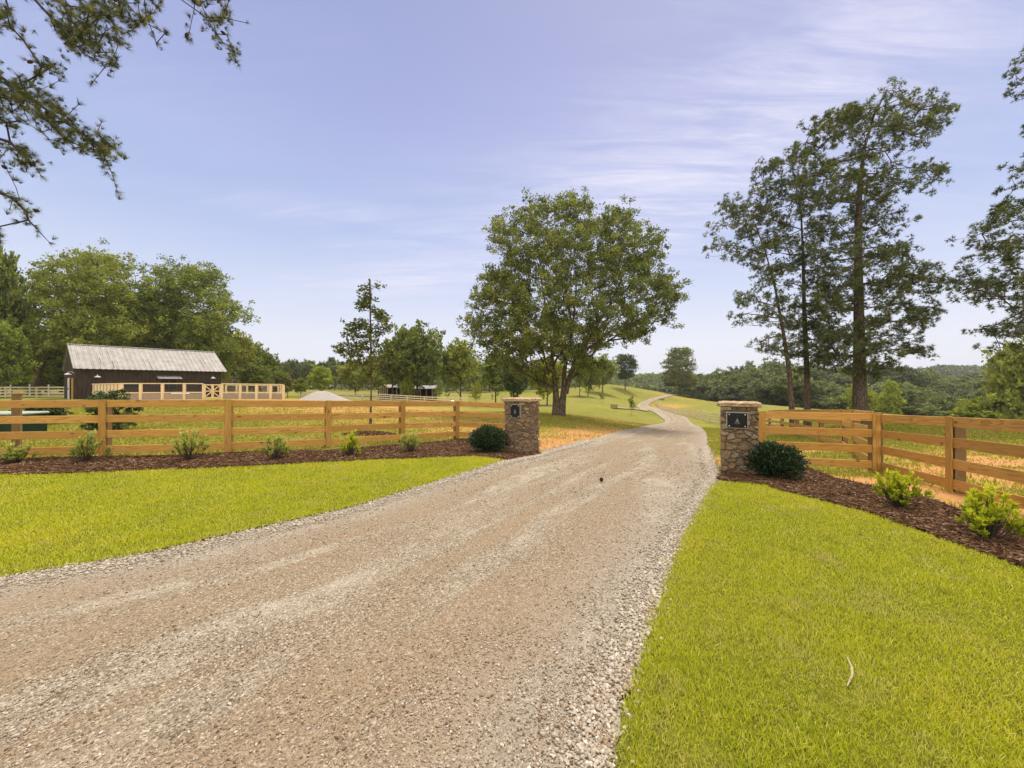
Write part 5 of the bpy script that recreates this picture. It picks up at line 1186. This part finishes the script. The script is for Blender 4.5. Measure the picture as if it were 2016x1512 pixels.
# ribbed roof: one folded sheet with real ribs
rib = []; x = -.02
while x < BLn+.02: rib += [(x, 0), (x+.05, .045), (x+.10, .045), (x+.15, 0)]; x += .46
rib = [(a, h) for a, h in rib if a <= BLn+.05]
b = MB(); n = len(rib); V = []
for (y, z) in ((-.0, EH), (HD, RH), (2*HD, EH)):
    for a, h in rib: V.append((a, y, z+h))
Fq = [(j*n+i, j*n+i+1, (j+1)*n+i+1, (j+1)*n+i) for j in range(2) for i in range(n-1)]; k = len(V); V += [(a, y, z-.05) for a, y, z in V]
Fq += [(f[3]+k, f[2]+k, f[1]+k, f[0]+k) for f in list(Fq)]
Fq += [(i+1, i, i+k, i+1+k) for i in range(n-1)]+[(2*n+i, 2*n+i+1, 2*n+i+1+k, 2*n+i+k) for i in range(n-1)]+[(0, n, n+k, k), (n, 2*n, 2*n+k, n+k), (2*n-1, n-1, n-1+k, 2*n-1+k), (3*n-1, 2*n-1, 2*n-1+k, 3*n-1+k)]
b.add(V, Fq).build('roof', M_ROOF, barn, BM)
MB().add([(-.03, HD-.16, RH-.04+.055), (BLn+.03, HD-.16, RH-.04+.055), (BLn+.03, HD, RH+.075), (-.03, HD, RH+.075), (BLn+.03, HD+.16, RH-.04+.055), (-.03, HD+.16, RH-.04+.055)], [(0, 1, 2, 3), (3, 2, 4, 5)]).build('ridge_cap', M_ROOF, barn, BM)
M_RUSTY = plain_mat('rust', (.12, .06, .04), .9, nz=.4, scale=3)
for (x, y0, y1, w_) in ((1.02, .1, 4.9, .13), (2.1, 1.2, 2.2, .05), (3.0, .3, 1.6, .07), (6.1, .2, 1.7, .05), (8.3, 2.0, 3.4, .06), (11.2, .8, 2.6, .05)):
    z0_, z1_ = ze(y0)+.004, ze(y1)+.004; MB().add([(x, y0, z0_), (x+w_, y0, z0_), (x+w_, y1, z1_), (x, y1, z1_)], [(0, 1, 2, 3)]).build('rust_streak', M_RUSTY, barn, BM)
M_DARKG = plain_mat('dark_glass', (.012, .013, .014), .15); M_TRIM = plain_mat('dark_trim', (.05, .04, .032), .7)
for i, (x0, x1, z0_, z1_) in enumerate(wins):
    wf_ = MB(); 
    for bxx in ((x0-.07, x1+.07, z1_-.0, z1_+.09), (x0-.07, x1+.07, z0_-.09, z0_), (x0-.07, x0, z0_+.001, z1_-.001), (x1, x1+.07, z0_+.001, z1_-.001), ((x0+x1)/2-.03, (x0+x1)/2+.03, z0_+.001, z1_-.001)): wf_.box(bxx[0], bxx[1], wf-.03, wf+.05, bxx[2], bxx[3])
    w_ = wf_.build('window', M_TRIM, barn, BM); lbox(x0, x1, wf+.06, wf+.08, z0_, z1_, M_DARKG, 'pane', w_)
# awning over the middle opening
b = MB(); b.add([(6.55, wf-.02, 2.62), (8.75, wf-.02, 2.62), (8.75, wf-.85, 2.34), (6.55, wf-.85, 2.34), (6.55, wf-.02, 2.56), (8.75, wf-.02, 2.56), (8.75, wf-.85, 2.26), (6.55, wf-.85, 2.26)], [(0, 3, 2, 1), (4, 5, 6, 7), (3, 7, 6, 2), (0, 4, 7, 3), (1, 2, 6, 5), (0, 1, 5, 4)]); b.build('awning', M_ROOF, barn, BM)
# doors at the gable corner
dr_ = lbox(wl-.09, wl-.02, .98, 1.8, .02, 2.3, M_WOODP, 'door', barn, .01); lbox(wl-.13, wl-.092, 1.70, 1.76, 1.0, 1.25, M_DARKM, 'handle', dr_)
dr_ = lbox(wl-.19, wl-.12, 2.85, 3.6, .02, 2.3, M_WHITE, 'door', barn, .01); lbox(wl-.23, wl-.192, 2.92, 2.97, 1.0, 1.25, M_DARKM, 'handle', dr_)
def barn_lamp(x, y, z, ax):
    M_ = BM
    d = Vector((0, -1, 0)) if ax == 'f' else Vector((-1, 0, 0)); p = Vector((x, y, z)); b = MB(); b.tube([p, p+d*.15+Vector((0, 0, .18)), p+d*.38+Vector((0, 0, .16)), p+d*.42+Vector((0, 0, .02))], .018, 8); arm = b.build('lamp', M_WHITE, barn, M_)
    MB().lathe([(.04, .10), (.07, .06), (.24, -.04), (.27, -.10), (.25, -.10), (.05, .02)], 16, tuple(p+d*.42+Vector((0, 0, -.02)))).build('lamp_shade', M_WHITE, arm, M_)
barn_lamp(1.75, wf-.0, 2.50, 'f'); barn_lamp(11.95, wf-.0, 2.50, 'f'); barn_lamp(wl, .62, 2.75, 'g')

# pen with wire panels in front of the barn
pen = empty('stock_pen', (-34.6, 36, tz(-34.6, 36)), 'new timber pen with wire panels and cross braced gate in front of the barn', 'pen')
M_WIRE = plain_mat('pen_wire', (.10, .10, .09), .5, .5)
pen_u = [(240, 36.0), (277, 36.6), (320, 37.2), (363, 37.9), (401, 38.5), (437, 39.1), (473, 39.7), (505, 40.3), (533, 40.8), (558, 41.3)]
PP_ = [((u-CU)/F*Y, Y) for u, Y in pen_u]; PZ = [tz(x, y) for x, y in PP_]; PH = 1.62
for i, ((x, y), z) in enumerate(zip(PP_, PZ)): beam('post', pen, (x, y, z-.1), (x, y, z+PH-.05), .24, .12, M_PENW, up=(1, .16, 0))
for i in range(9):
    (xa, ya), (xb, yb) = PP_[i], PP_[i+1]; za, zb_ = PZ[i], PZ[i+1]
    if i == 4: continue
    beam('top_rail', pen, (xa, ya-.07, za+PH-.02), (xb, yb-.07, zb_+PH-.02), .09, .05, M_PENW); beam('rail', pen, (xa+.12, ya-.005, za+.72), (xb-.12, yb-.005, zb_+.72), .12, .05, M_PENW)
    beam('kick_board', pen, (xa+.12, ya+.02, za+.34), (xb-.12, yb+.02, zb_+.34), .56, .03, M_WEATH)
    b = MB(); 
    for h in np.linspace(.82, 1.5, 7): b.tube([(xa+.12, ya, za+h), (xb-.12, yb, zb_+h)], .006, 4, False)
    for f in np.linspace(.1, .9, 9): b.tube([(xa+(xb-xa)*f, ya+(yb-ya)*f, za+.78), (xa+(xb-xa)*f, ya+(yb-ya)*f, za+1.55)], .005, 4, False)
    b.build('wire_mesh', M_WIRE, pen)
(xa, ya), (xb, yb) = PP_[4], PP_[5]; za = PZ[4]; xm, ym = (xa+xb)/2, (ya+yb)/2
for (p, q_) in (((xa+.13, ya), (xm-.02, ym)), ((xm+.02, ym), (xb-.13, yb))):
    gt = empty('pen_gate', (p[0], p[1], za)); gt.parent = pen; gt.matrix_local = MW[pen].inverted() @ Matrix.Translation((p[0], p[1], za)); 
    for h in (.2, .85, 1.48): beam('gate_rail', gt, (p[0], p[1], za+h), (q_[0], q_[1], za+h), .11, .04, M_PENW)
    beam('stile', gt, (p[0]+.05, p[1]-.045, za+.14), (p[0]+.05, p[1]-.045, za+1.54), .10, .04, M_PENW, up=(1, .16, 0)); beam('stile', gt, (q_[0]-.05, q_[1]-.045, za+.14), (q_[0]-.05, q_[1]-.045, za+1.54), .10, .04, M_PENW, up=(1, .16, 0))
    inner = p if p[0] > xm else q_; outer = q_ if p[0] > xm else p
    beam('brace', gt, (outer[0], outer[1]-.09, za+1.45), (inner[0], inner[1]-.09, za+.85), .09, .03, M_PENW); beam('brace', gt, (inner[0], inner[1]-.09, za+.82), (outer[0], outer[1]-.09, za+.22), .09, .03, M_PENW)
# close-boarded left side going back to the barn corner
x0, y0 = PP_[0]; x1, y1 = -44.1, 40.6
k = 26
for i in range(k):
    f0 = i/k; f1 = (i+.92)/k; a = Vector((x0+(x1-x0)*f0, y0+(y1-y0)*f0, 0)); c = Vector((x0+(x1-x0)*f1, y0+(y1-y0)*f1, 0)); mid = (a+c)/2; z = tz(mid.x, mid.y); d = (c-a).normalized()
    beam('picket', pen, (mid.x, mid.y, z), (mid.x, mid.y, z+PH-.06-.04*(i % 2)), (c-a).length, .03, M_PENW if i % 3 else M_WEATH, up=tuple(d))
for h in (.75, PH-.03): beam('top_rail', pen, (x0, y0-.06, tz(x0, y0)+h), (x1, y1-.06, tz(x1, y1)+h), .09, .05, M_PENW)
# inner partitions of the pen
for (ua, Ya, ub, Yb) in ((445, 45, 548, 45.5), (548, 45.5, 558, 41.5)):
    xa, xb = (ua-CU)/F*Ya, (ub-CU)/F*Yb; n = 5 if ub-ua > 30 else 2
    for i in range(n+1):
        x, y = xa+(xb-xa)*i/n, Ya+(Yb-Ya)*i/n
        if n == 2 and i in (0, 2): continue
        beam('post', pen, (x, y, tz(x, y)-.1), (x, y, tz(x, y)+PH-.05), .16, .1, M_PENW, up=(1, .1, 0))
    for h in (.72, PH-.05): beam('rail', pen, (xa, Ya, tz(xa, Ya)+h), (xb, Yb, tz(xb, Yb)+h), .1, .05, M_PENW)
    beam('kick_board', pen, (xa, Ya+.05, tz(xa, Ya)+.36), (xb, Yb+.05, tz(xb, Yb)+.36), .5, .03, M_WEATH)
tr_ = empty('water_trough', ((355-CU)/F*40.5, 40.5, tz(-34.5, 40.5)), 'small white trough standing inside the pen before the barn', 'trough')
MB().box(-.75, .75, -.3, .3, .1, .62, .04).build('body', M_WHITE, tr_, MW[tr_]); MB().box(-.62, -.5, -.34, .34, -.05, .098, 0).build('leg', M_DARKM, tr_, MW[tr_]); MB().box(.5, .62, -.34, .34, -.05, .098, 0).build('leg', M_DARKM, tr_, MW[tr_])

# house behind the barn
M_TAN = plain_mat('tan_siding', (.34, .28, .20), .8); M_SHING = plain_mat('brown_shingle', (.10, .075, .058), .9, nz=.35, scale=3)
hx = (470-CU)/F*70; hz = H-(768-CV)/F*70; hs = empty('house', (hx, 70, hz), 'tan house with brown hipped roof half hidden behind the barn', 'house'); HM = MW[hs]
MB().box(-5.2, 3.6, 0, 7, -.5, 2.3).build('wall', M_TAN, hs, HM)
MB().add([(-5.7, -.5, 2.3), (4.1, -.5, 2.3), (4.1, 7.5, 2.3), (-5.7, 7.5, 2.3), (-2, 3.5, 4.2), (.6, 3.5, 4.2)], [(0, 1, 5, 4), (1, 2, 5), (2, 3, 4, 5), (3, 0, 4), (3, 2, 1, 0)]).build('roof', M_SHING, hs, HM)
for x in (-3.6, -.6, 2.2): w_ = MB().box(x-.5, x+.5, -.04, .02, .7, 1.8).build('window', M_WHITE, hs, HM); MB().box(x-.42, x+.42, -.05, -.041, .78, 1.72).build('pane', M_DARKG, w_, HM)
# open sheds
def shed(u0, u1, v0, vb, Y, label, gable):
    x0, x1 = (u0-CU)/F*Y, (u1-CU)/F*Y; z = H-(vb-CV)/F*Y; h = (vb-v0)/F*Y; w_ = x1-x0; root = empty('open_shed', (x0, Y, z), label, 'shed', 'old open sheds'); M_ = MW[root]; d = 4.5
    MB().box(0, w_, d-.12, d, -1, h*.72).build('wall', M_BW, root, M_); MB().box(0, .12, 0, d-.121, -1, h*.72).build('wall', M_BW, root, M_); MB().box(w_-.12, w_, 0, d-.121, -1, h*.72).build('wall', M_BW, root, M_)
    n = 4
    for i in range(n+1): x = .08+(w_-.16)*i/n; MB().box(x-.09, x+.09, -.2, -.02, -1, h*.72-.002, .01).build('post', M_WEATH, root, M_)
    if gable: MB().add([(-.4, -.5, h*.72), (w_*.5, -.5, h), (w_+.4, -.5, h*.72), (-.4, d+.3, h*.72), (w_*.5, d+.3, h), (w_+.4, d+.3, h*.72)], [(0, 1, 4, 3), (1, 2, 5, 4), (0, 2, 1), (3, 4, 5), (0, 3, 5, 2)]).build('roof', M_WEATH, root, M_)
    else: MB().add([(-.3, -.6, h*.73), (w_+.3, -.6, h*.73), (w_+.3, d+.3, h), (-.3, d+.3, h), (-.3, -.6, h*.78), (w_+.3, -.6, h*.78), (w_+.3, d+.3, h+.1), (-.3, d+.3, h+.1)], [(3, 2, 1, 0), (4, 5, 6, 7), (0, 1, 5, 4), (1, 2, 6, 5), (2, 3, 7, 6), (3, 0, 4, 7)]).build('roof', M_ROOF, root, M_)
shed(748, 764, 757, 781, 78, 'small gabled open shed, left of the three under the trees', True); shed(765, 798, 757, 780, 79, 'middle open shed with pale lean to roof', False); shed(804, 852, 760, 782, 77, 'long dark open fronted shed with a pale roof, right of the three', False)

# ------------------------------------------------------------------ small things on the ground
g = G(1184, 950); o = MB().lathe([(.004, -.035), (.026, -.022), (.034, 0), (.026, .024), (.008, .036)], 9, (0, 0, .034)).build('fallen_pine_cone', plain_mat('dark_cone', (.03, .02, .015), .9), None, Matrix.Translation((g[0], g[1], g[2]+.015))); tag(o, 'small dark pine cone lying in the middle of the drive', 'pine cone')
g1 = G(1668, 1312); g2 = G(1678, 1340); g3 = G(1668, 1362)
o = MB().tube([(g1[0], g1[1], g1[2]+.05), (g1[0]*.4+g2[0]*.6+.01, g2[1]*.6+g1[1]*.4, .055), (g2[0], g2[1], .05), (g3[0], g3[1], .045)], [.003, .007, .006, .003], 7).build('twig', plain_mat('dry_twig', (.42, .34, .22), .9)); tag(o, 'pale bent dry twig lying on the right lawn', 'twig')

# ------------------------------------------------------------------ the air
m, t = mat('haze'); b = NB(t); vol = b.n('ShaderNodeVolumePrincipled'); vol.inputs['Color'].default_value = (.93, .95, 1, 1); vol.inputs['Density'].default_value = .0002; vol.inputs['Anisotropy'].default_value = .2
o_ = b.n('ShaderNodeOutputMaterial'); b.l(vol.outputs[0], o_.inputs['Volume'])
hz_ = MB().box(-2640, 2640, -90, 3040, -18, 46).build('haze', m); tag(hz_, 'thin pale summer haze in the air', 'haze', kind='stuff')
